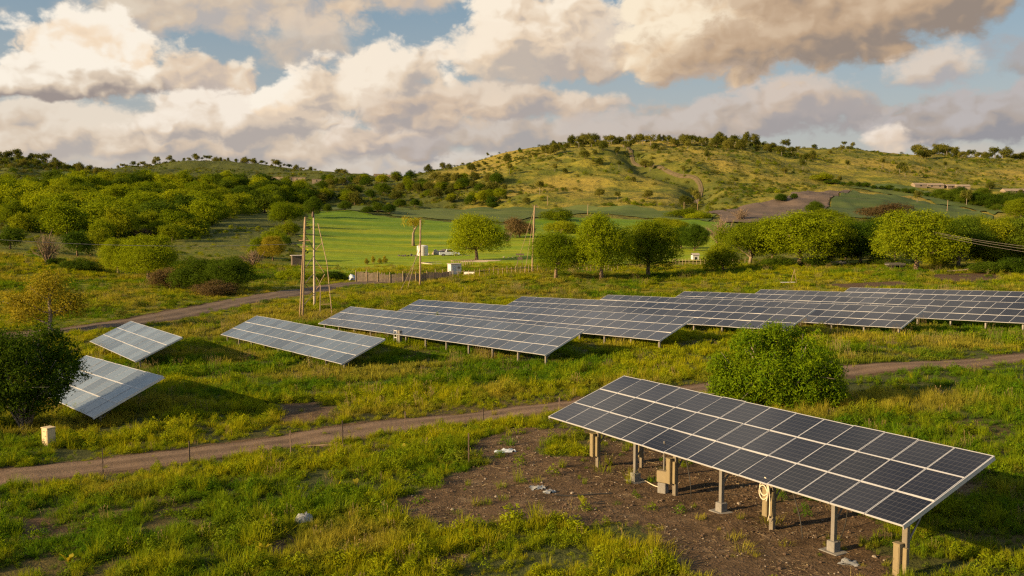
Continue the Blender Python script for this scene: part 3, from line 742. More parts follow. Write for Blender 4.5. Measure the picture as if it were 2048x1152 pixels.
def array(A):
    k = A['k']; br = np.array(A['br']); a, b, n = basis(A['az'], A['el'], A['tilt'])
    L, nc = A['L'], A['cols']
    o = br - a * L                                      # low left corner
    mid = o + a * L / 2 + b * .5
    g = zt(mid[0], mid[1])
    root = empty('solar_array', (mid[0], mid[1], g)); base = np.array([mid[0], mid[1], g])
    tag(root, LAB[k], 'solar array', GRP)
    w, h = L / nc, SLOPE / 3
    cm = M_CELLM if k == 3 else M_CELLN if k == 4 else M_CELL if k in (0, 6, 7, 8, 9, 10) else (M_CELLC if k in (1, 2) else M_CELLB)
    fr = .022 if k == 0 else .025
    joined = k not in (0, 1, 2)
    pm = panel_mesh(w, h, fr, joined)
    for m in ([cm, M_BACK] + ([M_ALU] if joined else [])): pm.materials.append(m)
    fm = None
    if not joined:
        fm = frame_boxes(w, h, fr).mesh('frame'); fm.materials.append(M_ALU)
    ra = random.Random(k)
    for r in range(3):
        for c in range(nc):
            p = o + a * (c * w) + b * (r * h) + n * (.004 * ra.random())
            q = bpy.data.objects.new('panel', pm); COL.objects.link(q); q.parent = root
            # each module sits with a very slight misalignment
            e1, e2 = ra.gauss(0, .006), ra.gauss(0, .006)
            n2 = n + a * e1 + b * e2; n2 /= np.linalg.norm(n2)
            a2 = a - n2 * (a @ n2); a2 /= np.linalg.norm(a2); b2 = np.cross(n2, a2)
            q.matrix_local = mat4(a2, b2, n2, p - base)
            if fm is not None:
                f = bpy.data.objects.new('frame', fm); COL.objects.link(f); f.parent = q
    # purlins along the rows, rafters up the slope
    M = np.stack([a, b, n], 1)
    pr = MB()
    for s in (.28, 1.02, 1.58, 2.32, 2.88, 3.62):
        c = o + a * L / 2 + b * s - n * .075 - base
        pr.box(c, (L - .02, .06, .075), M=M)
    pr.build('purlin', M_GALV, root)
    for s_ in (-.012, L + .012): MB().box(o + a * s_ + b * SLOPE / 2 - n * .055 - base, (.022, SLOPE - .01, .12), M=M).build('end_rail', M_ALU, root)
    # posts
    s0 = .45
    if k == 0:
        ts = []
        for px, typ in FRONT_POSTS:
            best = min(np.linspace(0, L, 900), key=lambda t: abs(1024 + FPX * (lambda q: q[0] / (q[1] * CP - (q[2] - HC) * SP))(o + a * t + b * s0 - n * .1) - px))
            ts.append((best, typ))
    else:
        np_ = max(3, int(round(L / 3.3)) + 1)
        ts = [(.5 + (L - 1.0) * i / (np_ - 1), 'C') for i in range(np_)]
    ra_m = MB()
    for t_, typ in ts:
        ra_m.box(o + a * t_ + b * (SLOPE / 2 + .1) - n * .155 - base, (.07, SLOPE - .5, .08), M=M)
    ra_m.build('rafter', M_GALV, root)
    bh = np.array([b[0], b[1], 0]); bh /= np.linalg.norm(bh); ah = np.array([bh[1], -bh[0], 0])
    yaw = math.atan2(ah[1], ah[0])
    for t_, typ in ts:
        top = o + a * t_ + b * s0 - n * .20
        gz = zt(top[0], top[1])
        P = np.array([top[0], top[1], gz]) - base
        Hh = top[2] - gz
        wd = {'A': .16, 'B': .12, 'C': .13}[typ]
        pm_ = MB()
        if typ == 'A': pm_.box((0, 0, Hh / 2 - .2), (wd, wd * .8, Hh + .4), bev=.012)
        else:                                          # open C section
            tkn = .02
            pm_.box((0, -wd / 2 + tkn / 2, Hh / 2 - .2), (wd, tkn, Hh + .4)); pm_.box((-wd / 2 + tkn / 2, tkn / 2, Hh / 2 - .2), (tkn, wd - tkn - .004, Hh + .4)); pm_.box((wd / 2 - tkn / 2, tkn / 2, Hh / 2 - .2), (tkn, wd - tkn - .004, Hh + .4))
        post = pm_.build('post', M_POSTP if typ == 'A' else M_GALV, root, Vector(P)); post.rotation_euler = (0, 0, yaw)
        # the brace from the post to the upper end of its rafter
        q0 = P + np.array([0, 0, Hh * .55]); q1 = o + a * t_ + b * 1.25 - n * .2 - base
        MB().tube([q0, q1], .028, 6).build('brace', M_GALV, root)
        if typ == 'A':
            bx = MB(); zb = .40 if t_ < L * .9 else .14
            bx.box((-.09, -.165, zb + .42), (.20, .17, .84), bev=.012).box((.09, -.115, zb + .40), (.12, .09, .74), bev=.01)
            bx.box((-.09, -.254, zb + .43), (.15, .012, .70)).box((-.15, -.262, zb + .45), (.02, .02, .05)).box((-.09, -.165, zb + .855), (.23, .20, .025), bev=.006)
            cb = bx.build('cable_box', M_BOX, post)
            if t_ > L * .9: cb.location.z = -.12
        if typ == 'B':
            MB().box((0, 0, .10), (.27, .27, .40), bev=.015).build('footing', M_CONC, post)
            MB().box((0, .0, -.005), (.62, .5, .05), bev=.02).build('footing_pad', M_CONC, post)
        if k == 0 and typ == 'A' and abs(t_ / L - .7) < .14 and not A.get('coil'):
            A['coil'] = 1
            cl = MB(); pts = []
            for i in range(64):
                an = i / 64 * 2 * PI * 2.4
                pts.append((-.10 + .17 * math.sin(an), -.25 - .012 * i / 64 * 4, 1.33 + .24 * math.cos(an) - .28 * (i / 64)))
            cl.tube(pts, .018, 6)
            cl.tube([(.02, -.26, 1.5), (.10, -.27, 1.25), (.13, -.25, .9), (.12, -.25, .5), (.02, -.2, .3)], .016, 6)
            cl.build('cable_coil', M_CABLEW, post)
    if k == 0:                                          # loose leads hanging under the modules
        for px0, t0, dx in ((1, .455, .35), (2, .74, .5), (3, .87, -.5)):
            p0 = o + a * (L * t0) + b * .5 - n * .12 - base; gz = zt(p0[0] + base[0], p0[1] + base[1]) - base[2]
            p1 = p0 + a * dx; p1 = np.array([p1[0], p1[1], gz + .05])
            pts = [p0 + (p1 - p0) * s + np.array([0, 0, -.35 * s * (1 - s)]) + a * (.12 * math.sin(s * 3)) for s in np.linspace(0, 1, 12)]
            MB().tube(pts, .016, 5).build('hanging_lead', M_CABLE, root)
        # one post of the rear row with its box
        c0 = at(1283, 936); P = np.array(c0) - base
        post = MB().box((0, 0, .75), (.13, .11, 1.9), bev=.01).build('post', M_POSTP, root, Vector(P)); post.rotation_euler = (0, 0, yaw)
        MB().box((-.03, -.13, .92), (.24, .14, .95), bev=.012).build('cable_box', M_BOX, post)
    if k == 4:                                          # small rack of electrics on one post
        p = o + a * (L * .42) + b * .2; gz = zt(p[0], p[1]); P = np.array([p[0], p[1], gz]) - base
        rk = MB()
        for z in (.2, .5, .8): rk.box((0, 0, z + .25), (.5, .06, .07))
        rk.box((-.24, 0, .55), (.06, .07, 1.15)).box((.24, 0, .55), (.06, .07, 1.15))
        r_ = rk.build('equipment_rack', M_ALU, root, Vector(P)); r_.rotation_euler = (0, 0, yaw)
        bx = MB().box((.55, .1, .55), (.35, .28, 1.15), bev=.02).build('inverter_box', M_GALV, root, Vector(P)); bx.rotation_euler = (0, 0, yaw)
    return root
for A in ARR: array(A)
# ------------------------------------------------------------------ trees and bushes
L_WIL = leafmat('leaf_willow', (.075, .142, .004), (.205, .272, .006), .42, (.215, .245, .006))
L_DRK = leafmat('leaf_dark', (.022, .058, .005), (.075, .132, .006), .34, (.068, .095, .006))
L_MID = leafmat('leaf_mid', (.062, .122, .004), (.185, .235, .006), .40, (.190, .205, .007))
L_YEL = leafmat('leaf_yellow', (.19, .175, .016), (.32, .27, .022), .42)
L_BRN = leafmat('leaf_brown', (.085, .060, .026), (.150, .108, .045), .30)
L_GRY = leafmat('leaf_far', (.048, .070, .010), (.120, .135, .018), .32, (.130, .122, .022))
L_BSH = leafmat('leaf_bush', (.046, .112, .004), (.170, .240, .005), .38)
BARK = simple('bark', (.17, .125, .085), .9, 0, .35, 6, .2, .5)
BARKP = simple('bark_pale', (.20, .16, .11), .9, 0, .3, 6, .2, .5)
BARKG = simple('bark_grey', (.22, .19, .17), .9, 0, .3, 6, .2, .5)
def leaf_quads(C, N, size, r, asp=.55, flat=.0):
    """one bent rhombus per centre; N the outward direction"""
    n = len(C)
    d = r.normal(size=(n, 3)) * .8 + N * 1.15 + np.array([0, 0, .25]); d /= np.linalg.norm(d, axis=1)[:, None]
    q = r.normal(size=(n, 3)); u = np.cross(d, q); u /= np.linalg.norm(u, axis=1)[:, None]; v = np.cross(d, u)
    s = size * r.uniform(.6, 1.35, n)[:, None]
    V = np.stack([C - u * s, C + v * s * asp - d * s * .15, C + u * s, C - v * s * asp - d * s * .15], 1).reshape(-1, 3)
    return V, np.arange(n * 4).reshape(-1, 4)
def crown_pts(lobes, nclus, per, sig, r, shell=.72, low=-.75):
    lob = np.array(lobes, float); wgt = (lob[:, 3] * lob[:, 4] + lob[:, 5] * lob[:, 3]); wgt /= wgt.sum()
    k = r.choice(len(lob), nclus, p=wgt)
    d = r.normal(size=(nclus, 3)); d /= np.linalg.norm(d, axis=1)[:, None]
    d[:, 2] = np.where(d[:, 2] < low, -d[:, 2] * .6, d[:, 2])
    rad = shell + (1.02 - shell) * r.random(nclus) ** .7
    C = lob[k, :3] + lob[k, 3:] * d * rad[:, None]
    out = r.random(nclus) < .05                          # a few shoots stand out of the outline
    C = C + d * lob[k, 3:] * (out * r.uniform(.12, .4, nclus))[:, None]
    C = np.repeat(C, per, 0); N = np.repeat(d, per, 0)
    # sprays: leaves strung outwards from each cluster centre
    C = C + r.normal(size=C.shape) * sig + N * np.abs(r.normal(size=(len(C), 1))) * sig * .8
    return C, N
def crown(name, lobes, nclus, per, sig, leaf, seed, mat, asp=.45, shell=.72):
    r = np.random.default_rng(seed)
    C, N = crown_pts(lobes, nclus, per, sig, r, shell)
    V, F = leaf_quads(C, N, leaf, r, asp)
    lv = np.repeat(np.clip(np.repeat(r.random(nclus), per) * .55 + r.random(len(C)) * .45, 0, 1), 4)
    me = mesh_np(name, V, [F], dict(lv=lv)); me.materials.append(mat)
    return me
def trunk(name, pts, r0, limbs, seed, mat, sides=7, twig=True):
    r = np.random.default_rng(seed); m = MB()
    pts = [np.array(p, float) for p in pts]; n = len(pts)
    rad = [r0 * (1.25 if i == 0 else 1 - .45 * i / (n - 1)) for i in range(n)]
    m.tube(pts, rad, sides)
    for (i0, end) in limbs:
        s = pts[i0]; e = np.array(end, float); q = []
        for f in np.linspace(0, 1, 6):
            p = s * (1 - f) + e * f + np.array([0, 0, .10 * np.linalg.norm(e - s) * math.sin(f * PI) * -.6]) + r.normal(size=3) * .018 * np.linalg.norm(e - s) * (0 < f < 1)
            q.append(p)
        rr_ = [rad[i0] * .62 * (1 - .75 * f) for f in np.linspace(0, 1, 6)]
        m.tube(q, rr_, 5)
        if twig:
            for _ in range(3):
                f = r.uniform(.45, .95); b0 = q[int(f * 5)]
                m.tube([b0, b0 + (e - s) * .22 + r.normal(size=3) * .12 * np.linalg.norm(e - s)], [rad[i0] * .22, rad[i0] * .06], 4)
    me = m.mesh(name, smooth=True); me.materials.append(mat)
    return me
# unit shapes: height 1, crown width about 1, foot at the origin
PROTO = {}
def lob_dome(r, n, zc=.62, rz=.36, rx=.48, sub=.5):
    L = [(0, 0, zc, rx * .70, rx * .70, rz * .8)]
    for i in range(14):                                # small heads all over the dome
        a = r.uniform(0, 6.28); el = r.uniform(-.5, 1.5); k = r.uniform(.74, .98)
        L.append((rx * k * math.cos(el) * math.cos(a), rx * k * math.cos(el) * math.sin(a), zc + rz * k * math.sin(el), rx * r.uniform(.18, .32), rx * r.uniform(.18, .32), rz * r.uniform(.18, .34)))
    for i in range(n):
        a = 2 * PI * i / n + r.uniform(-.3, .3); rr_ = rx * r.uniform(.45, .62); z = zc + r.uniform(-.35, .42) * rz
        L.append((rr_ * math.cos(a), rr_ * math.sin(a), z, rx * sub * r.uniform(.8, 1.1), rx * sub * r.uniform(.8, 1.1), rz * r.uniform(.42, .6)))
    for i in range(2):
        a = r.uniform(0, 6.28); L.append((rx * .25 * math.cos(a), rx * .25 * math.sin(a), zc + rz * .5, rx * .5, rx * .5, rz * .5))
    return L
def reg(kind, crown_me, trunk_me): PROTO.setdefault(kind, []).append((crown_me, trunk_me))
R_ = np.random.default_rng(3)
def limbs_for(lobes, top, k=6): return [(top, tuple(np.array(l[:3]) * np.array([.8, .8, 1]))) for l in lobes[1:1 + k]]
for v in range(3):                                      # round willow-like dome on a short trunk
    lo = lob_dome(R_, 9, .49, .49, .50)
    reg('dome', crown('crown', lo, 5200, 7, .022, .0125, 100 + v, L_WIL), trunk('trunk', [(0, 0, -.03), (.01, 0, .12), (.0, .01, .26), (0, 0, .42)], .035, limbs_for(lo, 2), 5 + v, BARK))
for v in range(3):                                      # irregular spreading tree, several stems
    lo = [(R_.uniform(-.34, .34), R_.uniform(-.34, .34), R_.uniform(.24, .84), R_.uniform(.17, .26), R_.uniform(.16, .25), R_.uniform(.13, .2)) for _ in range(18)]
    lo.insert(0, (0, 0, .55, .38, .38, .34))
    reg('spread', crown('crown', lo, 4800, 7, .024, .013, 130 + v, L_MID), trunk('trunk', [(0, 0, -.03), (.02, 0, .14), (.05, .01, .27), (.04, 0, .45)], .030, limbs_for(lo, 1, 8), 15 + v, BARKP))
for v in range(3):                                      # dark rounded tree
    lo = lob_dome(R_, 9, .49, .48, .49, .48)
    reg('dark', crown('crown', lo, 4800, 7, .024, .0135, 160 + v, L_DRK), trunk('trunk', [(0, 0, -.03), (.02, .01, .10), (.03, .0, .22), (.05, 0, .4)], .032, limbs_for(lo, 1, 7), 25 + v, BARK))
for v in range(4):                                      # small wood tree seen from afar, crown almost to the ground
    lo = lob_dome(R_, 7, .50, .50, .48, .52)
    reg('wood', crown('crown', lo, 900, 6, .040, .030, 190 + v, L_MID), trunk('trunk', [(0, 0, -.05), (.01, 0, .2), (0, .01, .5)], .03, [], 35 + v, BARK))
for v in range(3):                                      # bush to the ground
    lo = [(R_.uniform(-.3, .3), R_.uniform(-.3, .3), R_.uniform(.25, .62), R_.uniform(.18, .3), R_.uniform(.18, .3), R_.uniform(.2, .36)) for _ in range(9)]
    reg('bush', crown('crown', lo, 1500, 7, .036, .022, 220 + v, L_DRK), trunk('stem', [(0, 0, -.05), (.02, .01, .15), (.0, .02, .4)], .035, limbs_for(lo, 1, 5), 45 + v, BARK))
for v in range(4):                                      # umbrella tree of the ridges: bare stem, flat crown
    lo = [(R_.uniform(-.3, .3), R_.uniform(-.3, .3), R_.uniform(.52, .88), R_.uniform(.14, .30), R_.uniform(.14, .30), R_.uniform(.09, .17)) for _ in range(7)]
    if v == 3: lo += [(R_.uniform(-.25, .25), R_.uniform(-.25, .25), R_.uniform(.4, .6), .2, .2, .1) for _ in range(3)]
    reg('ridge', crown('crown', lo, 230, 6, .045, .045, 250 + v, L_GRY), trunk('trunk', [(0, 0, -.05), (.02, 0, .3), (-.01, .02, .6), (.02, 0, .75)], .026, limbs_for(lo, 2, 5), 55 + v, BARKG, 5, False))
for v in range(2):                                      # thin yellow tree
    lo = [(0, .0, .80, .20, .2, .17), (-.02, 0, .60, .25, .25, .2), (-.30, .0, .45, .17, .2, .20), (-.46, .05, .50, .09, .12, .14), (.27, .0, .50, .12, .15, .14), (.18, .1, .35, .2, .2, .16), (-.2, -.1, .28, .2, .2, .12)]
    reg('thin', crown('crown', lo, 1500, 6, .034, .015, 280 + v, L_YEL, shell=.3), trunk('trunk', [(0, 0, -.03), (-.005, 0, .12), (.01, 0, .3), (0, 0, .5), (.01, 0, .7)], .028, [(2, (-.3, 0, .5)), (2, (.25, 0, .48)), (3, (.05, .1, .85)), (3, (-.15, -.1, .7)), (1, (-.45, .05, .5)), (2, (.2, .1, .35))], 65 + v, BARKG))
for v in range(2):                                      # twiggy, nearly leafless bush
    r = np.random.default_rng(70 + v); m = MB()
    for i in range(46):
        a = r.uniform(0, 6.28); sp = r.uniform(.05, .5); z = r.uniform(.4, 1)
        e = np.array([sp * math.cos(a), sp * math.sin(a), z]); mid = e * .45 + r.normal(size=3) * .05
        m.tube([(0, 0, -.03), mid, e], [.016, .010, .004], 4)
        for _ in range(4): m.tube([mid + (e - mid) * r.uniform(.1, .8), e + r.normal(size=3) * .12], [.007, .003], 3)
    st = m.mesh('stem'); st.materials.append(BARK)
    lo = [(0, 0, .6, .4, .4, .32)]
    reg('twiggy', crown('crown', lo, 90, 4, .06, .018, 290 + v, L_BRN, shell=.3), st)
def swap_crown(kind, mat, new):
    for cme, tme in PROTO[kind]:
        c2 = cme.copy(); c2.materials.clear(); c2.materials.append(mat); PROTO.setdefault(new, []).append((c2, tme))
swap_crown('bush', L_BRN, 'brownbush'); swap_crown('bush', L_MID, 'midbush'); swap_crown('spread', L_DRK, 'spreaddark')
swap_crown('wood', L_DRK, 'wooddark'); swap_crown('wood', L_WIL, 'woodlit'); swap_crown('wood', L_GRY, 'woodgrey'); swap_crown('dome', L_YEL, 'domeyellow'); swap_crown('dome', L_MID, 'domemid'); swap_crown('dome', leafmat('leaf_olive_gold', (.075, .122, .004), (.205, .235, .006), .42), 'domeglow'); swap_crown('bush', L_WIL, 'palebush')
def plant(kind, name, p, wdt, hgt, label, cat, group=None, var=None, rz=None, lean=None):
    v = PROTO[kind]; cme, tme = v[(var if var is not None else random.randrange(len(v))) % len(v)]
    root = empty(name, p, rz if rz is not None else random.uniform(0, 6.28)); root.scale = (wdt, wdt, hgt)
    if lean: root.rotation_euler = (lean[0], lean[1], root.rotation_euler[2])
    c = bpy.data.objects.new('crown', cme); COL.objects.link(c); c.parent = root
    s = bpy.data.objects.new('stem' if tme.name.startswith('stem') else 'trunk', tme); COL.objects.link(s); s.parent = root
    tag(root, label, cat, group)
    return root
def sized(px, base, wpx, top):
    """foot, width and height in metres of a plant seen at a given place"""
    p = at(px, base); d = p.y * CP - (p.z - HC) * SP
    return p, wpx / FPX * d * 1.06, (base - top) / FPX * d * 1.02
def P_(kind, name, px, base, wpx, top, label, cat='tree', group=None, **k):
    p, w_, h_ = sized(px, base, wpx, top)
    return plant(kind, name, p, w_, h_, label, cat, group, **k)
random.seed(21)
VG = 'trees along the far side of the solar field'
P_('dome', 'round_tree', 953, 523, 106, 430, 'round yellow-green tree on a clear trunk, alone in the bright crop field', var=0)
P_('dome', 'round_tree', 1112, 556, 100, 467, 'low broad yellow-green tree just right of the guyed pole', 'tree', VG, var=1)
P_('dome', 'round_tree', 1203, 559, 118, 432, 'tall yellow-green tree between the low broad tree and a dark tree', 'tree', VG, var=2)
P_('domemid', 'round_tree', 1297, 553, 118, 442, 'dark green full tree just right of the tall yellow-green one', 'tree', VG, var=0)
P_('dome', 'round_tree', 1600, 531, 170, 425, 'biggest dome-shaped tree in the middle of the right tree line', 'tree', VG, var=1)
P_('spread', 'spreading_tree', 1500, 529, 118, 438, 'dark-skirted sloping tree leaning against the biggest dome tree', 'tree', VG, var=0)
P_('domeglow', 'leaning_tree', 1832, 541, 160, 424, 'glowing yellow tree on a thick leaning trunk at the right', 'tree', VG, var=2)
P_('midbush', 'bush', 1446, 541, 66, 478, 'reddish green bush at the left end of the right tree line', 'bush')
P_('spread', 'spreading_tree', 1664, 529, 90, 441, 'many-stemmed tree right behind the biggest dome tree', 'tree', VG, var=1)
P_('spreaddark', 'spreading_tree', 1720, 528, 105, 440, 'dark-trunked tree in the gap before the glowing yellow tree', 'tree', VG, var=2)
P_('spread', 'spreading_tree', 1690, 520, 90, 436, 'pale-topped tree at the back of the gap before the glowing yellow tree', 'tree', VG, var=0)
P_('spreaddark', 'spreading_tree', 1915, 534, 120, 437, 'dark tree with bare lower stems right of the glowing yellow tree', 'tree', VG, var=0)
P_('spread', 'spreading_tree', 1972, 533, 118, 443, 'olive tree over a dark thicket, under the three wires', 'tree', VG, var=2)
P_('midbush', 'bush', 1880, 532, 55, 498, 'small bright bush beside the leaning trunk', 'bush')
P_('palebush', 'bush', 2005, 525, 95, 478, 'yellow-green bush under the wires near the right edge', 'bush')
P_('spreaddark', 'spreading_tree', 2052, 536, 130, 428, 'dark tree cut by the right edge above the wires', 'tree', VG, var=1)
P_('dark', 'spreading_tree', 2130, 540, 130, 430, 'dark tree outside the right edge of the line', 'tree', VG, var=1)
P_('bush', 'bush', 1975, 548, 60, 520, 'low dark bush at the foot of the olive tree', 'bush')
P_('bush', 'bush', 2030, 548, 70, 512, 'black-green bush around the pale stump', 'bush')
P_('bush', 'bush', 1560, 534, 60, 508, 'low dark scrub under the biggest dome tree', 'bush')
P_('bush', 'bush', 1635, 533, 60, 511, 'low dark bush right of the pale forked trunk', 'bush')
P_('bush', 'bush', 1770, 531, 70, 510, 'dark undergrowth left of the leaning trunk', 'bush')
P_('twiggy', 'bare_bush', 1440, 493, 62, 440, 'pale leafless bush behind the right tree line', 'bush')
P_('dark', 'dark_tree', 1388, 503, 56, 452, 'dark tree above the white kennel', 'tree')
P_('dark', 'dark_tree', 1362, 498, 48, 455, 'dark tree left of the one above the white kennel', 'tree')
P_('midbush', 'bush', 1112, 441, 58, 411, 'dark rounded bush at the field edge above the low broad tree', 'bush')
P_('midbush', 'bush', 1122, 468, 70, 438, 'second rounded bush, below the one at the field edge', 'bush')
P_('brownbush', 'bush', 1040, 476, 50, 432, 'brownish bush left of the guyed pole in the field', 'bush')
P_('twiggy', 'bare_bush', 1015, 483, 22, 464, 'small heap of bare twigs in the crop field', 'bush')
P_('midbush', 'bush', 1365, 436, 56, 415, 'yellow-green bush by the poles below the gully', 'bush')
P_('palebush', 'bush', 1400, 438, 50, 420, 'pale bush right of the poles below the gully', 'bush')
P_('spread', 'spreading_tree', 1340, 470, 66, 436, 'tree top showing behind the dark green full tree', 'tree')
for q in [(1545, 520, 90, 446, 'tree crown filling the back between the sloping tree and the biggest dome tree'), (1760, 518, 90, 438, 'tree crown behind the dark-trunked tree, left of the glowing yellow one'), (1885, 520, 90, 434, 'tree crown rising behind the glowing yellow tree on its right'), (1945, 518, 90, 432, 'tree crown at the back between the dark and the olive tree'), (2010, 518, 100, 436, 'tree crown at the back under the wires near the right edge')]:
    P_('domemid', 'round_tree', q[0], q[1], q[2], q[3], q[4], 'tree', VG)
# slope on the right
P_('dark', 'dark_tree', 1629, 428, 36, 403, 'single dark round tree on the ploughed field', 'tree')
P_('dark', 'dark_tree', 1562, 404, 24, 388, 'small dark tree on the upper edge of the ploughed field', 'tree')
P_('dark', 'dark_tree', 1588, 399, 15, 387, 'smallest tree on the upper edge of the ploughed field', 'tree')
P_('brownbush', 'bush', 1768, 438, 88, 404, 'wide brown shrub between the ploughed field and the glowing yellow tree', 'bush')
P_('midbush', 'bush', 1655, 439, 60, 416, 'olive bush below the single dark tree', 'bush')
P_('midbush', 'bush', 1645, 360, 42, 343, 'dark round bush standing alone on the dry hillside', 'bush')
P_('twiggy', 'bare_bush', 1480, 440, 40, 418, 'grey bare shrubs at the foot of the ploughed field', 'bush')
gl = 'dark tree in the grove below the pale houses on the right slope'
for q in [(1880, 396, 30, 378), (1905, 402, 34, 380), (1930, 408, 36, 384), (1955, 412, 40, 386), (1985, 415, 44, 388), (2015, 414, 46, 384), (1965, 398, 34, 376), (2040, 420, 46, 388), (1920, 392, 28, 374)]:
    P_('dark', 'grove_tree', *q, gl, 'tree', 'dark grove on the right slope')
P_('domemid', 'round_tree', 2042, 440, 62, 398, 'olive tree at the right edge below the dark grove', 'tree')
# the left side
P_('thin', 'yellow_tree', 101, 664, 165, 540, 'thin yellow tree beside the dirt road at the far left', 'tree', var=0, rz=0)
P_('dome', 'round_tree', 236, 549, 66, 478, 'smaller of two yellow-green trees standing side by side on the left', 'tree', var=1)
P_('dome', 'round_tree', 298, 562, 112, 473, 'larger of two yellow-green trees standing side by side on the left', 'tree', var=2)
P_('dark', 'dark_tree', 395, 582, 105, 517, 'dark spreading tree right of the two yellow-green trees', 'tree', var=0)
P_('dark', 'dark_tree', 460, 584, 100, 516, 'dark spreading tree at the right end of the dark thicket', 'tree', var=1)
P_('brownbush', 'bush', 340, 578, 64, 530, 'reddish brown bush at the left end of the dark thicket', 'bush')
P_('brownbush', 'bush', 425, 590, 80, 556, 'brown undergrowth below the dark thicket', 'bush')
P_('bush', 'hedge_bush', 165, 541, 72, 512, 'low black-green hedge left of the two yellow-green trees', 'bush')
P_('bush', 'hedge_bush', 112, 531, 32, 514, 'small dark bush at the foot of the bare grey tree', 'bush')
P_('twiggy', 'bare_tree', 97, 529, 60, 470, 'bare grey tree on the left slope', 'tree')
P_('wooddark', 'dark_tree', 155, 512, 60, 465, 'dark tree behind the low black hedge', 'tree')
P_('wood', 'round_tree', 198, 505, 66, 462, 'olive tree above the low black hedge', 'tree')
P_('wood', 'round_tree', 345, 483, 48, 450, 'bright olive tree at the foot of the wood', 'tree')
P_('twiggy', 'bare_bush', 290, 478, 56, 456, 'reddish bare shrubs at the foot of the wood', 'bush')
P_('wooddark', 'dark_tree', 20, 498, 60, 458, 'dark clump at the left edge under the wood', 'tree')
P_('midbush', 'bush', 240, 373, 66, 345, 'big round clipped-looking bush on top of the wood', 'bush')
P_('dome', 'round_tree', 570, 452, 66, 406, 'yellow-green tree at the top of the hedge row left of the crop field', 'tree', var=0)
for q in [(592, 432, 40, 408, 'uppermost shrub of the hedge row, beside its yellow-green tree'), (578, 468, 44, 436, 'hedge row shrub below the yellow-green tree on its field side'), (552, 485, 46, 452, 'bright hedge row shrub halfway down'), (530, 500, 46, 468, 'bright hedge row shrub above the small yellowish tree'), (512, 515, 40, 486, 'hedge row shrub at its lower end next to the dead bush')]:
    P_('palebush' if 'bright' in q[4] else 'midbush', 'bush', q[0], q[1], q[2], q[3], q[4], 'bush')
P_('domeyellow', 'round_tree', 546, 521, 48, 474, 'small round yellowish tree at the foot of the hedge row', 'tree', var=2)
P_('twiggy', 'dead_bush', 505, 533, 54, 502, 'grey dead bush beside the small round yellowish tree', 'bush')
P_('bush', 'bush', 572, 492, 18, 470, 'small dark bush right of the hedge row', 'bush')
P_('dark', 'dark_tree', 628, 436, 36, 396, 'black-green tree rising right above the twin poles', 'tree')
P_('palebush', 'bush', 590, 560, 60, 534, 'straw-coloured bush in front of the dark shed', 'bush')
P_('bush', 'bush', 665, 559, 56, 540, 'dark bush at the left end of the timber wall', 'bush')
# bottle-like tree with a leaning bare trunk in the crop field
p, w_, h_ = sized(827, 493, 46, 436)
root = empty('leaning_tree', p); tag(root, 'thin-crowned tree with a thick bare leaning trunk in the crop field', 'tree')
MB().tube([(0, 0, -.2), (-.1, 0, h_ * .2), (0, 0, h_ * .45), (.45, 0, h_ * .6), (1.2, 0, h_ * .72)], [.55, .42, .36, .3, .12], 9).tube([(.2, 0, h_ * .55), (0, .4, h_ * .8), (-.6, .4, h_ * .92)], [.25, .14, .05], 6).build('trunk', BARKP, root, smooth=True)
lo = [(w_ * R_.uniform(-.35, .4), w_ * R_.uniform(-.35, .35), h_ * R_.uniform(.72, .95), w_ * .2, w_ * .2, h_ * .10) for _ in range(8)]
link('crown', crown('crown', lo, 260, 6, .25, .17, 401, L_YEL, shell=.4), None, root)
# the two near ones, built at full size from their masses (px, py, radius as seen)
def near_bush(name, px, base, mat, label, cat, seed, nclus, per, leaf, masses, stem_h, sig=.10):
    p = at(px, base); r = np.random.default_rng(seed); root = empty(name, p); tag(root, label, cat)
    k = (p.y * CP - (p.z - HC) * SP) / FPX; lo = []
    for mx, my, mr in masses:
        q = on_plane(p, mx, my) - np.array(p)
        dep = max(0, 1 - ((mx - px) * k / (140 * k)) ** 2) * 1.7
        for _ in range(3):
            lo.append((q[0] + r.normal() * .12, r.uniform(-dep, dep), q[2] + r.normal() * .12, mr * k * r.uniform(.75, 1.0), mr * k * r.uniform(.75, 1.0), mr * k * r.uniform(.8, 1.1)))
    C, N = crown_pts(lo, nclus, per, sig, r, .5, -.95)
    V, F = leaf_quads(C, N * .8, leaf, r, .36)
    lv = np.repeat(np.clip(np.repeat(r.random(nclus), per) * .6 + r.random(len(C)) * .4, 0, 1), 4)
    me = mesh_np('crown', V, [F], dict(lv=lv)); link('crown', me, mat, root)
    st = MB(); b0 = np.array([0, 0, -.1])
    for l in lo[::2]:
        e = np.array(l[:3]); mid = np.array([e[0] * .35, e[1] * .35, stem_h + max(e[2], .3) * .25])
        st.tube([b0 + r.normal(size=3) * [.12, .12, 0], mid, e], [.07, .045, .012], 6)
        for _ in range(2):
            e2 = e + r.normal(size=3) * l[3] * .8; st.tube([mid + (e - mid) * .6, e2], [.018, .005], 4)
    st.build('stem', BARKG, root, smooth=True)
    return root
def on_plane(p, px, py):
    d = ray(px, py); s = p.y / d[1]; return np.array([d[0] * s, p.y, HC + d[2] * s])
near_bush('round_bush', 1560, 812, L_BSH, 'big round leafy bush standing behind the front solar array', 'bush', 501, 6200, 8, .075,
          [(1495, 693, 28), (1488, 674, 14), (1555, 683, 32), (1552, 666, 14), (1600, 688, 30), (1613, 673, 12), (1640, 722, 32), (1668, 742, 24), (1450, 735, 28), (1442, 772, 26), (1480, 762, 40), (1530, 742, 45), (1590, 747, 48), (1640, 777, 40), (1560, 785, 45), (1500, 797, 33), (1672, 778, 20), (1605, 802, 33)], .3)
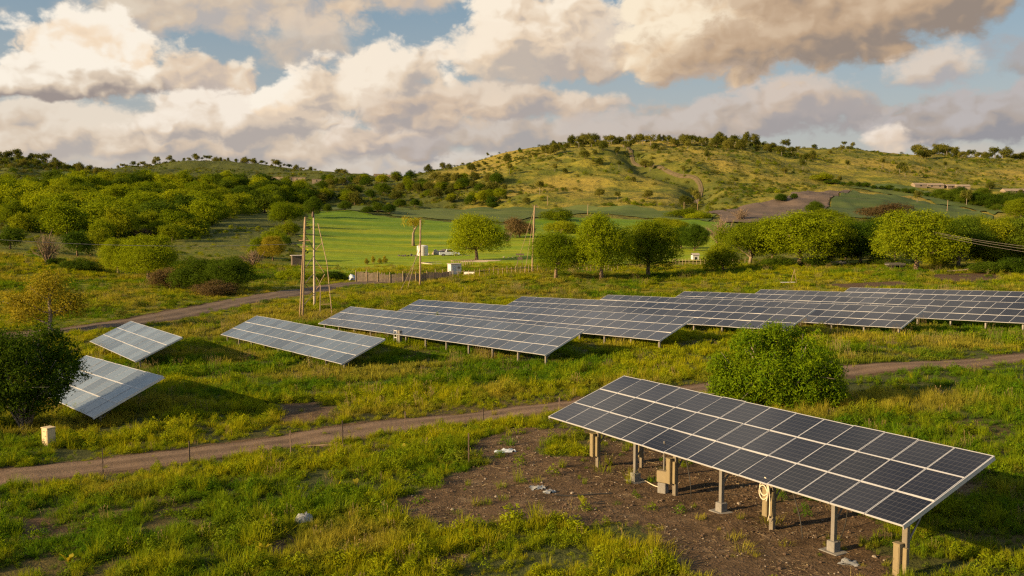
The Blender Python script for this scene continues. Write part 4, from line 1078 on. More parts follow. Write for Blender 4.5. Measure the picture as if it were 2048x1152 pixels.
near_bush('leafy_tree', 50, 858, L_DRK, 'dark leafy tree hiding part of the array at the left edge', 'tree', 502, 5600, 8, .08,
          [(20, 702, 45), (80, 702, 38), (112, 722, 30), (135, 742, 22), (40, 752, 55), (98, 768, 38), (0, 785, 45), (55, 795, 36), (118, 765, 18), (-50, 722, 50), (-45, 785, 50), (-90, 760, 45), (60, 684, 24), (-10, 690, 30)], .9)

# ------------------------------------------------------------------ the wood on the left slope
WG = 'trees of the dense wood on the left slope'
WOOD = np.array([(-200, 372), (0, 380), (200, 370), (420, 371), (600, 374), (645, 396), (618, 408), (550, 420), (470, 438), (420, 452), (390, 478), (330, 480), (300, 478), (230, 480), (190, 482), (110, 470), (50, 470), (20, 448), (-200, 430)])
random.seed(5)
placed = []; tries = 0
while len(placed) < 285 and tries < 9000:
    tries += 1
    px, py = random.uniform(-60, 640), random.uniform(369, 482)
    if not in_poly(np.array([px]), np.array([py]), WOOD)[0]: continue
    dmin = 10 + (py - 369) * .11
    if any(abs(px - a) < dmin and abs(py - b) < dmin * .42 for a, b in placed): continue
    placed.append((px, py))
for px, py in placed:
    p = at(px, py)
    if p.y > 1000: continue
    s = random.uniform(.55, 1.4); dk = random.random() < .14 or px > 430 and random.random() < .35
    hgt = 7.0 * s; wd = 9.6 * s * random.uniform(.85, 1.2)
    lab = 'dark green tree in the dense wood on the left slope' if dk else 'rounded yellow-green tree in the dense wood on the left slope'
    plant('wooddark' if dk else random.choice(['wood', 'woodlit', 'woodlit']), 'woodland_tree', p, wd, hgt, lab, 'tree', WG)
# ------------------------------------------------------------------ ridge trees
def ridge(pts, n, hpx, label, group, seed, jitter=4):
    random.seed(seed)
    xs = [q[0] for q in pts]; ys = [q[1] for q in pts]; ds = [q[2] for q in pts]
    for i in range(n):
        px = xs[0] + (xs[-1] - xs[0]) * (i + random.uniform(.1, .9)) / n
        d = float(np.interp(px, xs, ds)) + random.uniform(-70, 25)
        u = (px - 1024) / FPX; x, y = u * d, d
        h = random.uniform(*hpx) / FPX * d * random.choice([.6, .8, 1, 1, 1.15])
        plant(random.choice(['ridge', 'ridge', 'ridge', 'woodgrey', 'woodgrey']), 'ridge_tree', (x, y, zt(x, y)), h * random.uniform(.7, 1.25), h, label, 'tree', group)
ridge([(-60, 0, 690), (100, 0, 715), (215, 0, 760)], 40, (12, 24), 'dark flat-topped tree on the near ridge at the far left', 'trees on the left ridge', 31)
ridge([(240, 0, 1240), (400, 0, 1295), (690, 0, 1260)], 60, (7, 15), 'small tree on the skyline of the distant middle ridge', 'trees on the middle ridge', 32)
ridge([(845, 0, 940), (1010, 0, 900), (1120, 0, 880)], 12, (10, 18), 'thin tree on the left shoulder of the big hill', 'trees on the hill shoulder', 33)
ridge([(1085, 0, 880), (1350, 0, 880), (1600, 0, 930)], 92, (11, 22), 'flat-topped tree on the crest of the big hill', 'trees on the hill crest', 34)
ridge([(1820, 0, 1090), (1950, 0, 1140), (2110, 0, 1150)], 60, (10, 22), 'flat-topped tree on the far right ridge', 'trees on the right ridge', 35)
ridge([(1680, 0, 1040), (1705, 0, 1040)], 3, (9, 14), 'tree on the small knoll between the two hills', 'trees on the knoll', 36)
random.seed(9)
for i in range(70):                                    # trees standing out on the hillsides
    px = random.choice([random.uniform(850, 1700), random.uniform(850, 1420), random.uniform(1560, 2060)]); py = random.uniform(298, 412)
    p = at(px, py)
    if p.y < 540 or p.y > 1350: continue
    if abs(px - 1640) < 120 and py > 365 and p.y < 700: continue
    s = random.uniform(.6, 1.2); k = random.choice(['ridge', 'ridge', 'woodgrey', 'ridge', 'woodgrey'])
    lab = {'ridge': 'thin stemmed tree scattered on the grassy hillside', 'woodgrey': 'olive bushy tree scattered on the grassy hillside'}[k]
    plant(k, 'hillside_tree', p, 7 * s * (1 if k != 'ridge' else .75), 8 * s * (.7 if k != 'ridge' else 1), lab, 'tree', 'trees on the hillside')
for i in range(70):                                     # the belt of trees below the hill, right of the wood
    px = random.uniform(620, 1000); py = random.uniform(360, 412)
    p = at(px, py)
    if p.y < 520 or p.y > 1300: continue
    s = random.uniform(.7, 1.2)
    plant(random.choice(['wooddark', 'wood', 'woodgrey']), 'valley_tree', p, 9 * s, 6.5 * s, 'low tree in the belt between the wood and the big hill', 'tree', 'tree belt below the hill')
for px, b, wd, tp in [(655, 425, 18, 408), (690, 421, 28, 402), (735, 427, 26, 413), (755, 424, 26, 405), (778, 428, 26, 409), (985, 416, 22, 405), (800, 415, 24, 398), (830, 414, 20, 398)]:
    P_('dark', 'field_edge_tree', px, b, wd, tp, 'dark tree along the upper edge of the crop field', 'tree', 'trees at the field edge')
for i in range(26):                                     # hedge between slope fields
    f = i / 25; px = 1655 + 385 * f; py = np.interp(px, [1655, 1800, 1900, 2040], [368, 384, 402, 430]) + random.uniform(-1.5, 1.5)
    p = at(px, py); s = random.uniform(.7, 1.2)
    plant('wooddark', 'hedge_shrub', p, 6 * s, 3.2 * s, 'dark shrub in the hedge between the right slope fields', 'bush', 'hedge on the right slope')
# ------------------------------------------------------------------ poles, wires, fences and small things
WOODP = simple('weathered_pole', (.25, .185, .12), .85, 0, .28, 5, .2, .3)
WOODD = simple('dark_board', (.10, .082, .068), .9, 0, .35, 5, .2, .3)
WOODF = simple('fence_stake_wood', (.27, .21, .145), .9, 0, .35, 4, .2)
STEEL = simple('rusty_steel', (.13, .095, .075), .8, .3, .3, 6)
WHITE = simple('white_paint', (.5, .5, .5), .6, 0, .12, 3)
WHITEB = simple('white_sheet', (.36, .41, .48), .55, 0, .15, 3)
DKGLASS = simple('dark_glass', (.02, .022, .028), .15, 0, .1, 3, .5)
SCRAP = simple('scrap_metal', (.06, .055, .055), .7, .3, .5, 3)
CREAM = simple('cream_render', (.44, .36, .23), .75, 0, .10, 5, .3, .2)
STONE = simple('pale_stone', (.36, .31, .25), .9, 0, .25, 2, .2, .4)
ROOFP = simple('pale_roof', (.22, .175, .13), .8, 0, .15, 1)
ROOFT = simple('tin_roof', (.38, .33, .30), .6, .2, .2, 1)
WALLP = simple('pale_wall', (.19, .155, .12), .85, 0, .1, .5)
BAG = simple('plastic_bag', (.24, .25, .26), .45, 0, .12, 9)
RUBBER = simple('rubber', (.02, .02, .02), .8, 0, .2, 4)
def topz(p, px, py):
    """height above p of the direction px,py at the distance of p"""
    d = ray(px, py); return HC + d[2] / d[1] * p.y - p.z
def xat(p, px): return (px - 1024) / FPX * (p.y * CP - (p.z - HC) * SP)
# twin leaning poles with lattice braces
def pole_line(p0, p1, r0, r1, n=7, bend=0.0):
    p0, p1 = np.array(p0, float), np.array(p1, float)
    return [p0 + (p1 - p0) * s + np.array([bend * math.sin(s * PI), 0, 0]) for s in np.linspace(0, 1, n)], [r0 + (r1 - r0) * s for s in np.linspace(0, 1, n)]
PA = at(605, 636); rootA = empty('utility_pole', PA); tag(rootA, 'leaning double wooden pole, left one of the braced pair', 'utility pole')
hA = topz(PA, 615, 434); dxA = xat(PA, 614) - PA.x
q, r = pole_line((0, 0, -.5), (dxA, 0, hA), .13, .09); MB().tube(q, r, 9).build('pole', WOODP, rootA, smooth=True)
q, r = pole_line((-.42, .35, -.5), (dxA - .12, .2, hA - .3), .09, .07); MB().tube(q, r, 8).build('strut', WOODP, rootA, smooth=True)
MB().box((dxA * .63 + .1, 0, hA * .77), (1.3, .10, .10)).box((dxA * .63, .0, hA * .71), (.9, .09, .09)).build('crossarm', WOODP, rootA)
m = MB()
for z in (.12, .35, .58, .85): m.tube([(dxA * z - .19, .03, hA * z - .04), (dxA * z + .19, .03, hA * z - .04)], .05, 6)
m.build('band', STEEL, rootA)
PB = at(629, 616); rootB = empty('utility_pole', PB); tag(rootB, 'straight grey wooden pole, right one of the braced pair', 'utility pole')
hB = topz(PB, 630, 431)
q, r = pole_line((0, 0, -.5), (xat(PB, 630.5) - PB.x, 0, hB), .15, .10); MB().tube(q, r, 10).build('pole', simple('grey_pole', (.34, .29, .25), .85, 0, .25, 5, .2, .3), rootB, smooth=True)
MB().lathe([(.15, hB - .25), (.17, hB), (.10, hB + .35), (.03, hB + .5)], 10).build('insulator', STEEL, rootB, smooth=True)
def seg(rootp, ptsA, rad, name, mat, root):
    MB().tube([np.array(p) - np.array(rootp) for p in ptsA], rad, 6).build(name, mat, root)
on = on_plane
ltc = [((612, 473), (628, 500)), ((612, 535), (628, 512)), ((628, 516), (648, 545)), ((612, 565), (626, 549)), ((608, 566), (626, 587)), ((628, 549), (638, 563)), ((638, 570), (650, 548)), ((612, 468), (628, 470)), ((628, 585), (640, 570)), ((608, 610), (626, 590)), ((628, 505), (645, 485))]
for i, (a_, b_) in enumerate(ltc):
    pa, pb = on(PA, *a_), on(PB, *b_)
    if a_[0] > 615: pa = on(PB, *a_)
    seg(PB, [pa, (pa + pb) / 2 + np.array([0, 0, .06]), pb], .05, 'brace', WOODP, rootB)
g0 = at(664, 630); g1 = on(PB, 636, 447)
seg(PB, [g1, (g1 * .55 + np.array(g0) * .45) + np.array([.35, 0, 0]), np.array(g0)], .05, 'stay', WOODP, rootB)
g0 = at(640, 628); seg(PB, [on(PB, 641, 570), np.array(g0)], .06, 'stay', WOODP, rootB)
seg(PB, [on(PB, 641, 609), on(PB, 660, 608)], .05, 'rail', WOODP, rootB)
def utility_pole(px, base, pxt, top, label, r0=.17, stays=(), mat=WOODP, arm=0.0, cap=True):
    p = at(px, base); root = empty('utility_pole', p); tag(root, label, 'utility pole')
    h = topz(p, pxt, top); x1 = xat(p, pxt) - p.x
    q, r = pole_line((0, 0, -.5), (x1, 0, h), r0, r0 * .72); MB().tube(q, r, 9).build('pole', mat, root, smooth=True)
    if arm: MB().box((x1 + arm * .3, 0, h - .25), (arm, .12, .12)).build('crossarm', mat, root)
    m = MB()
    for dx in (-.3, .3) if arm else (0,): m.lathe([(.05, h - .15), (.09, h), (.05, h + .12), (.08, h + .16), (.02, h + .22)], 8, (x1 + dx, 0, 0))
    m.build('insulator', STEEL, root)
    for (sx, sy, f) in stays:
        e = at(sx, sy); MB().tube([(x1 * f, 0, h * f), ((x1 * f + e.x - p.x) / 2, (e.y - p.y) / 2, (h * f + e.z - p.z) / 2 - .1), (e.x - p.x, e.y - p.y, e.z - p.z)], .045, 5).build('stay', WOODP, root)
    return p, root, h, x1
utility_pole(840, 573, 842, 440, 'single slim wooden pole standing before the white tank', .17, ((801, 581, .55), (815, 578, .7), (849, 572, .2)))
PC, rc, hC, xC = utility_pole(1064, 545, 1069, 411, 'tall wooden pole with long stay wires at the end of the stake fence', .18, ((1029, 543, .96), (1050, 545, .93)), arm=1.0)
MB().box((-2.2, 0, hC * .27), (1.5, .4, .3)).box((-2.2, .1, hC * .21), (.9, .3, .5)).box((-2.6, 0, hC * .1), (.08, .08, hC * .25)).box((-1.8, 0, hC * .1), (.08, .08, hC * .25)).build('switch_box', WOODD, rc)
PD, rd_, hD, xD = utility_pole(1789, 531, 1790, 441, 'pole top sticking out of the right tree line', .16)
for px, b, pt, tp, lab in [(1175, 430, 1176, 408, 'thin far pole at the edge of the crop field right of the hedge clump'), (1368, 421, 1368, 404, 'left one of two far poles below the gully'), (1395, 420, 1396, 398, 'right one of two far poles below the gully'),
                           (146, 363, 146, 346, 'small far pole on the left hill field'), (443, 374, 443, 354, 'far pole above the middle of the wood'), (1894, 424, 1895, 400, 'far pole on the right slope field'), (1095, 411, 1095, 392, 'far pole at the foot of the big hill'), (914, 404, 914, 390, 'far pole over the upper edge of the crop field')]:
    utility_pole(px, b, pt, tp, lab, .16)
def wire(a_, b_, sag, r, label, mat=WOODP, n=24):
    a_, b_ = np.array(a_, float), np.array(b_, float)
    o = MB().tube([a_ + (b_ - a_) * s - np.array([0, 0, 4 * sag * s * (1 - s)]) for s in np.linspace(0, 1, n)], r, 5).build('power_line', mat)
    tag(o, label, 'wire'); return o
WIRE = simple('pale_wire', (.25, .22, .18), .5, .3, .1, 5)
pA_top = np.array(PA) + np.array([dxA * .74, 0, hA * .74])
lf = on(Vector((0, 92, 0)), -420, 440)
wire(pA_top, lf, 1.1, .022, 'single sagging wire from the twin poles across the left slope', WIRE)
for i, (py0, py1, lab) in enumerate([(460, 512, 'uppermost of three pale wires before the right tree line'), (463, 520, 'middle one of three pale wires before the right tree line'), (468, 528, 'lowest of three pale wires before the right tree line')]):
    a_ = np.array([PD.x + 4.5 + i * .3, PD.y - 4, 0]); dd = ray(1850 + i * 6, py0); a_ = dd / dd[1] * (PD.y - 18) + np.array([0, 0, HC])
    b_ = on(Vector((0, 118, 0)), 2260, py1)
    a0 = np.array([PD.x + xD, PD.y, PD.z + hD - .1 - .25 * i])
    pts = [a0 + (a_ - a0) * s - np.array([0, 0, .9 * s * (1 - s)]) for s in np.linspace(0, 1, 10)] + [a_ + (b_ - a_) * s - np.array([0, 0, 2.2 * s * (1 - s)]) for s in np.linspace(.04, 1, 24)]
    o = MB().tube(pts, .017, 5).build('power_line', WIRE); tag(o, lab, 'wire')
# fences ---------------------------------------------------------------
def fence(name, line, step, hgt, label, mat, thick=.05, rails=(), jitter=.12, wires=()):
    C = resample([tuple(at(*q)[:2]) for q in line], step)
    z0 = zt(*C[0]); root = empty(name, (C[0][0], C[0][1], z0)); tag(root, label, 'fence')
    rr = random.Random(len(C)); b0 = np.array([C[0][0], C[0][1], z0]); tops = []
    for x_, y_ in C:
        h = hgt * rr.uniform(1 - jitter, 1 + jitter); z = zt(x_, y_)
        if len(tops) < 100:
            MB().tube([(0, 0, -.25), (rr.gauss(0, .03), rr.gauss(0, .03), h)], [thick, thick * .8], 5).build('post', mat, root, (x_ - b0[0], y_ - b0[1], z - b0[2]))
        tops.append(np.array([x_, y_, z]) - b0)
    for f in rails: MB().tube([q + np.array([0, 0, hgt * f]) for q in tops], .03, 4).build('rail', mat, root)
    for f in wires: MB().tube([q + np.array([0, 0, hgt * f]) for q in tops], .009, 3).build('wire', STEEL, root)
    return root
fence('stake_fence', [(895, 556), (960, 553), (1040, 547), (1110, 544), (1170, 543), (1240, 541)], .95, 1.35, 'pale stake fence from the white box past the guyed pole to the trees', WOODF, .055, (.75,))
fence('stake_fence', [(1345, 527), (1400, 530), (1440, 530), (1500, 527)], 1.3, 1.3, 'short stake fence below the white kennel', WOODF, .06, (.75,))
# timber wall of upright boards with dark ground behind
C = resample([tuple(at(*q)[:2]) for q in [(712, 563), (780, 566), (850, 562), (905, 556)]], .24)
z0 = zt(*C[0]); root = empty('timber_wall', (C[0][0], C[0][1], z0)); tag(root, 'long low wall of grey-brown upright boards along the dirt road', 'fence')
m = MB(); mp = MB(); rr = random.Random(4)
for i, (x_, y_) in enumerate(C[:-1]):
    dx, dy = C[i + 1] - C[i]; yaw = math.atan2(dy, dx); h = 1.75 * (1 - .25 * (i / len(C))) * rr.uniform(.9, 1.08); z = zt(x_, y_) - z0
    m.box((x_ - C[0][0], y_ - C[0][1], z + h / 2 - .1), (.20 * rr.uniform(.8, 1.05), .03 + .004 * rr.random(), h), rz=yaw + rr.gauss(0, .03))
    if i % 9 == 0: mp.tube([(x_ - C[0][0], y_ - C[0][1] - .12, z - .2), (x_ - C[0][0], y_ - C[0][1] - .12, z + h + .35)], .06, 5)
BOARD = simple('grey_brown_board', (.115, .094, .078), .9, 0, .4, 3, .2)
m.build('boards', BOARD, root); mp.build('post', WOODF, root)
# thin steel stakes beside the near track
for i, (px, b, tp, lab) in enumerate([(207, 963, 897, 'thin rusty stake by the near dirt track, nearest the pale cabinet'), (380, 929, 882, 'thin rusty stake by the near dirt track below the array at the left edge'),
        (582, 915, 861, 'tallest thin rusty stake on the grassy edge of the near dirt track'), (686, 893, 841, 'thin rusty stake by the near dirt track beside the fallen twigs'), (811, 868, 823, 'thin rusty stake on the near dirt track below the middle array'),
        (967, 851, 815, 'thin rusty stake with a small green plant at its foot'), (938, 930, 866, 'thin forked stick at the left edge of the bare soil'), (1119, 818, 794, 'short thin stake left of the front array corner')]):
    p = at(px, b); h = topz(p, px, tp); root = empty('steel_stake', p, random.uniform(0, 3)); tag(root, lab, 'stake', 'thin stakes along the near track')
    MB().box((0, 0, h / 2 - .2), (.032, .012, h + .4)).box((.0, .02, h / 2 - .2), (.012, .035, h + .4)).build('shaft', STEEL, root)
    k = MB()
    for z in (.35, .6, .85): k.box((0, -.014, h * z), (.06, .016, .03))
    k.build('wire_clip', STEEL, root)
# pale cabinet in the grass, left
p = at(98, 892); root = empty('utility_cabinet', p, math.radians(-33)); tag(root, 'cream utility cabinet standing in the grass near the left edge', 'cabinet')
root.scale = (.85, .85, .88)
MB().box((0, 0, .42), (.52, .46, 1.0), bev=.02).build('body', CREAM, root)
MB().box((0, 0, .945), (.57, .51, .05), bev=.015).build('lid', CREAM, root)
MB().box((0, -.238, .52), (.42, .015, .66), bev=.005).build('door', CREAM, root)
MB().box((.12, -.25, .56), (.05, .03, .03)).box((0, -.25, .78), (.16, .02, .02)).build('latch', STEEL, root)
# junction box on a thin pole under the front array
p = at(1326, 985); root = empty('junction_box', p, math.radians(-35)); tag(root, 'cream junction box on a concrete stub under the front array', 'box')
MB().box((0, 0, .12), (.30, .26, .46), bev=.02).build('stub', M_CONC, root)
MB().box((0, 0, .56), (.38, .26, .40), bev=.02).build('box', M_BOX, root)
MB().tube([(0, .05, .7), (0, .05, 1.75)], .028, 7).build('pole', M_GALV, root)
MB().tube([(.1, 0, .75), (.16, -.05, 1.0), (.05, .02, 1.2)], .012, 5).build('lead', M_CABLE, root)
# black hose and scraps on the soil
def hose(pts, r, label, mat, cat='hose', lift=.02):
    P = resample([tuple(at(*q)[:2]) for q in pts], .12)
    o = MB().tube([(x_, y_, zt(x_, y_) + lift) for x_, y_ in P], r, 6).build('hose', mat); tag(o, label, cat)
hose([(1110, 991), (1140, 993), (1170, 991), (1200, 989), (1230, 988)], .028, 'black hose lying on the bare soil left of the front array', M_CABLE)
hose([(1262, 950), (1285, 960), (1310, 973), (1330, 978)], .016, 'pale cable running over the soil to the junction box', M_CABLEW, 'cable')
def scrap(px, py, size, label, mat, seed, name='plastic_scrap', cat='litter', flat=.35):
    p = at(px, py); r = np.random.default_rng(seed)
    nu, nv = 9, 7; u, v = np.meshgrid(np.linspace(-1, 1, nu), np.linspace(-1, 1, nv), indexing='ij')
    rr_ = np.sqrt(np.clip(1 - (u * u * .8 + v * v * .8) * .6, 0, 1))
    z = np.clip(rr_ - .45, 0, 1) * size * flat * 2 + r.normal(size=u.shape) * size * .06
    V = np.stack([u * size * .5 * (1 + r.normal(size=u.shape) * .08), v * size * .34 * (1 + r.normal(size=u.shape) * .1), z + .01], -1).reshape(-1, 3)
    i, j = np.meshgrid(np.arange(nu - 1), np.arange(nv - 1), indexing='ij')
    top = np.stack([i * nv + j, (i + 1) * nv + j, (i + 1) * nv + j + 1, i * nv + j + 1], -1).reshape(-1, 4)
    n0 = len(V); V2 = np.vstack([V, V * [1, 1, .3] - [0, 0, .012]])
    o = link(name, mesh_np(name, V2, [np.vstack([top, top[:, ::-1] + n0])], smooth=True), mat, None, p); o.rotation_euler = (0, 0, r.uniform(0, 6))
    tag(o, label, cat); return o
o = scrap(607, 1048, .62, 'white crumpled plastic bag lying in the near grass', BAG, 3, 'plastic_bag', 'bag', .5); o.rotation_euler = (.25, -.2, .6)
scrap(598, 979, .3, 'small white scrap on the bare patch above the plastic bag', BAG, 4)
scrap(1075, 977, .5, 'pale torn sheet on the bare soil, left end of the hose', BAG, 5, flat=.15)
scrap(1098, 985, .4, 'smaller torn sheet on the bare soil, touching the hose', BAG, 6, flat=.15)
scrap(1010, 903, .8, 'flat grey-blue sheet pressed into the soil beside the grass tongue', WHITEB, 7, flat=.06)
scrap(766, 1010, .22, 'tiny pale scrap at the grass edge of the bare soil', BAG, 8)
scrap(1700, 1128, .5, 'whitish scraps on the soil by the last concrete footing', BAG, 9, flat=.12)
# fallen twigs by the track
p = at(618, 897); root = MB()
for i in range(16):
    a_ = random.uniform(-.4, .4); L_ = random.uniform(.3, .8); c = np.array([random.uniform(-.4, .4), random.uniform(-.2, .2), random.uniform(.02, .12)])
    root.tube([c, c + np.array([L_ * math.cos(a_), L_ * math.sin(a_), random.uniform(-.03, .08)])], [.02, .008], 4)
o = root.build('fallen_branches', BARK, None, p); tag(o, 'small heap of fallen twigs on the near dirt track', 'branches')
# the yard in the crop field -------------------------------------------
p = at(845, 513); root = empty('storage_tank', p); tag(root, 'white cylindrical storage tank in the crop field behind the slim pole', 'tank')
MB().lathe([(1.38, -.2), (1.4, .05), (1.4, 2.5), (1.36, 2.56), (1.30, 2.58)], 28).build('body', WHITE, root, smooth=False)
MB().lathe([(1.44, 2.56), (1.44, 2.66), (.9, 2.84), (.3, 2.92), (.02, 2.93)], 28).build('lid', WHITE, root)
m = MB()
for z in (.5, 1.1, 1.7, 2.2): m.lathe([(1.40, z), (1.43, z + .03), (1.40, z + .06)], 28)
m.build('hoop', WHITEB, root); MB().tube([(.6, -1.3, .2), (.6, -1.48, .6), (.62, -1.48, 2.3), (.6, -1.3, 2.45)], .05, 6).build('pipe', STEEL, root)
def heap(px, py, w_, h_, label, mat, seed, name='scrap_heap', cat='scrap heap', n=16):
    p = at(px, py); r = np.random.default_rng(seed); m = MB()
    for i in range(n):
        s = r.uniform(.35, .9) * h_; c = (r.uniform(-.5, .5) * w_, r.uniform(-.3, .3) * w_ * .5, s * .35)
        Rm = np.linalg.qr(r.normal(size=(3, 3)))[0]
        m.box(c, (s * r.uniform(.8, 1.8), s * r.uniform(.5, 1), s * r.uniform(.4, .9)), M=Rm, bev=s * .08)
    o = m.build(name, mat, None, p); tag(o, label, cat); return o
heap(816, 514, 5.0, .9, 'low dark heap of scrap left of the white tank', SCRAP, 11)
heap(870, 511, 3.2, 1.5, 'brown heap of rubble between the white tank and the wrecked pickup', STONE, 12, 'rubble_heap', 'rubble')
heap(925, 513, 4, .6, 'low dark scrap right of the wrecked pickup', SCRAP, 13)
# wrecked pickup, bluish white, seen from its side
p = at(899, 513); root = empty('wrecked_pickup', p, math.radians(8)); tag(root, 'wrecked bluish white pickup among the scrap in the crop field', 'car')
prof = [(-2.5, .45), (2.4, .45), (2.5, .8), (2.35, 1.0), (1.2, 1.12), (.55, 1.75), (-.75, 1.8), (-.95, 1.15), (-2.45, 1.1), (-2.55, .8)]
V = [(x_, -.82, z) for x_, z in prof] + [(x_, .82, z) for x_, z in prof]; n = len(prof)
F4 = [(i, (i + 1) % n, n + (i + 1) % n, n + i) for i in range(n)]
me = mesh_np('body', V, [np.array(F4), ]); link('body', me, WHITEB, root)
b_ = MB()
for sgn in (-1, 1):
    y_ = .822 * sgn
    b_.add([(x_, y_, z) for x_, z in prof], [], [(0, 1, 2), (0, 2, 3), (0, 3, 4), (0, 4, 7), (0, 7, 8), (0, 8, 9), (4, 5, 6), (4, 6, 7)])
b_.build('side_panel', WHITEB, root)
for sgn in (-1, 1):
    MB().add([(x_, .835 * sgn, z) for x_, z in ((-.7, 1.2), (.95, 1.2), (.48, 1.66), (-.65, 1.7))], [(0, 1, 2, 3)]).build('window', DKGLASS, root)
MB().add([(1.12, -.7, 1.2), (1.12, .7, 1.2), (.62, .62, 1.7), (.62, -.62, 1.7)], [(0, 1, 2, 3)]).build('windscreen', DKGLASS, root)
MB().box((-1.7, 0, 1.14), (1.35, 1.3, .05)).build('cargo_bed', SCRAP, root)
for x_ in (-1.6, 1.6):
    for y_ in (-.80, .80):
        wl = MB(); V_ = []
        wl.tube([(x_, y_ - .1, .38), (x_, y_ + .1, .38)], .38, 14); o = wl.build('wheel', RUBBER, root)
        MB().tube([(x_, y_ - .115, .38), (x_, y_ + .115, .38)], .2, 10).build('rim', M_GALV, o)
heap(884, 510, 3.0, 1.6, 'dark heap of scrap against the wrecked pickup', SCRAP, 14)
# white box shed at the fence
p = at(909, 548); root = empty('white_shed', p, math.radians(28)); tag(root, 'small white box shed behind the stake fence', 'shed')
MB().box((0, 0, .9), (2.1, 1.5, 1.9), bev=.03).build('wall', WHITE, root)
MB().box((0, 0, 1.90), (2.3, 1.7, .09), bev=.02).build('roof', ROOFT, root)
MB().box((-.45, -.765, .8), (.75, .03, 1.5), bev=.005).build('door', WHITEB, root)
MB().box((.55, -.76, 1.2), (.5, .02, .4)).build('vent', M_GALV, root)
p = at(939, 549); root = empty('white_trough', p, math.radians(-12)); tag(root, 'long low white trough right of the white box shed', 'trough')
MB().box((0, -.3, .25), (1.9, .06, .4)).box((0, .3, .25), (1.9, .06, .4)).box((-.98, 0, .25), (.06, .66, .4)).box((.98, 0, .25), (.06, .66, .4)).box((0, 0, .08), (1.88, .52, .05)).build('basin', WHITE, root)
p = at(924, 533); root = empty('timber_pen', p, math.radians(15)); tag(root, 'small timber pen above the white box shed', 'pen')
m = MB(); rl = MB()
for i in range(9):
    for y_ in (-1.2, 1.2): m.tube([(-2 + i * .5, y_, -.2), (-2 + i * .5, y_, 1.3)], .06, 5)
for y_ in (-1.2, 1.2): rl.box((0, y_, 1.32), (4.3, .14, .09))
for x_ in (-2.1, 2.1): rl.box((x_, 0, 1.23), (.14, 2.3, .09))
m.build('post', WOODF, root); rl.build('rail', WOODF, root)
def slab(px, py, w_, d_, label, rz, mat=STONE, ring=True):
    p = at(px, py); root = empty('stone_curb' if ring else 'stone_slab', p, rz); tag(root, label, 'stone curb' if ring else 'slab')
    m = MB()
    if ring:
        m.box((0, -d_ / 2, .12), (w_, .35, .35), bev=.03).box((0, d_ / 2, .12), (w_, .35, .35), bev=.03).box((-w_ / 2 + .17, 0, .11), (.35, d_ - .36, .33), bev=.03)
    else: m.box((0, 0, .05), (w_, d_, .4), bev=.04).box((w_ * .1, d_ * .1, .3), (w_ * .6, d_ * .5, .12), bev=.03)
    m.build('course', mat, root)
slab(873, 528, 5, 6, 'open stone curb lying in the crop field below the wrecked pickup', .5)
slab(968, 524, 9, 7, 'flat stone slab at the foot of the lone field tree', -.2, ring=False)

heap(1030, 516, 6.5, .5, 'row of pale stones in the crop field left of the guyed pole', STONE, 16, 'stone_row', 'stones', 20)
# palm-like saplings in the crop field
for px, b, tp, lab in [(733, 531, 516, 'first small sapling of the four in the crop field, leftmost'), (746, 529, 511, 'tallest sapling of the four in the crop field'), (759, 528, 516, 'thin sapling between the tallest and the last one in the crop field'), (769, 529, 511, 'last sapling of the four, nearest the slim pole')]:
    p, w_, h_ = sized(px, b, 12, tp)
    plant('thin', 'sapling', p, 1.5, h_, lab, 'sapling', 'saplings in the crop field')
# dark shed left of the field
p = at(596, 533); root = empty('dark_shed', p, math.radians(20)); tag(root, 'small dark board shed left of the crop field behind the twin poles', 'shed')
MB().box((0, 0, 1.1), (2.6, 2.0, 2.4)).build('wall', WOODD, root); MB().box((0, -.05, 2.36), (3.0, 2.5, .10)).build('roof', ROOFT, root); MB().box((.5, -1.015, .85), (.8, .03, 1.6)).build('door', BOARD, root)
p = at(704, 560); root = scrap(704, 560, 1.7, 'bluish white heap of sheeting at the left end of the timber wall', WHITEB, 21, 'sheeting_heap', 'sheeting', .5)
p = at(1390, 521); root = empty('white_kennel', p, math.radians(10)); tag(root, 'little white kennel between the dark trees and the short stake fence', 'kennel')
MB().box((0, 0, .6), (1.6, 1.2, 1.3), bev=.02).build('wall', WHITE, root)
m = MB(); m.add([(-.95, -.75, 1.25), (.95, -.75, 1.25), (.95, 0, 1.75), (-.95, 0, 1.75), (-.95, .75, 1.25), (.95, .75, 1.25)], [(0, 1, 2, 3), (3, 2, 5, 4)]); m.build('roof', ROOFT, root)
MB().box((0, -.61, .45), (.6, .02, .8)).build('opening', DKGLASS, root)
# trestle with a plank lying in the grass before the tree line
p = at(1575, 568); root = empty('plank_trestle', p, .1); tag(root, 'white plank leaning on thin sticks in the grass before the right tree line', 'trestle')
MB().box((0, 0, .28), (2.4, .3, .08)).build('plank', WHITE, root)
MB().tube([(.5, .1, 0), (1.1, 0, 2.3)], .04, 5).tube([(1.5, 0, 0), (1.08, 0, 2.2)], .04, 5).tube([(-.8, 0, 0), (-.8, 0, .3)], .05, 5).build('leg', WOODP, root)
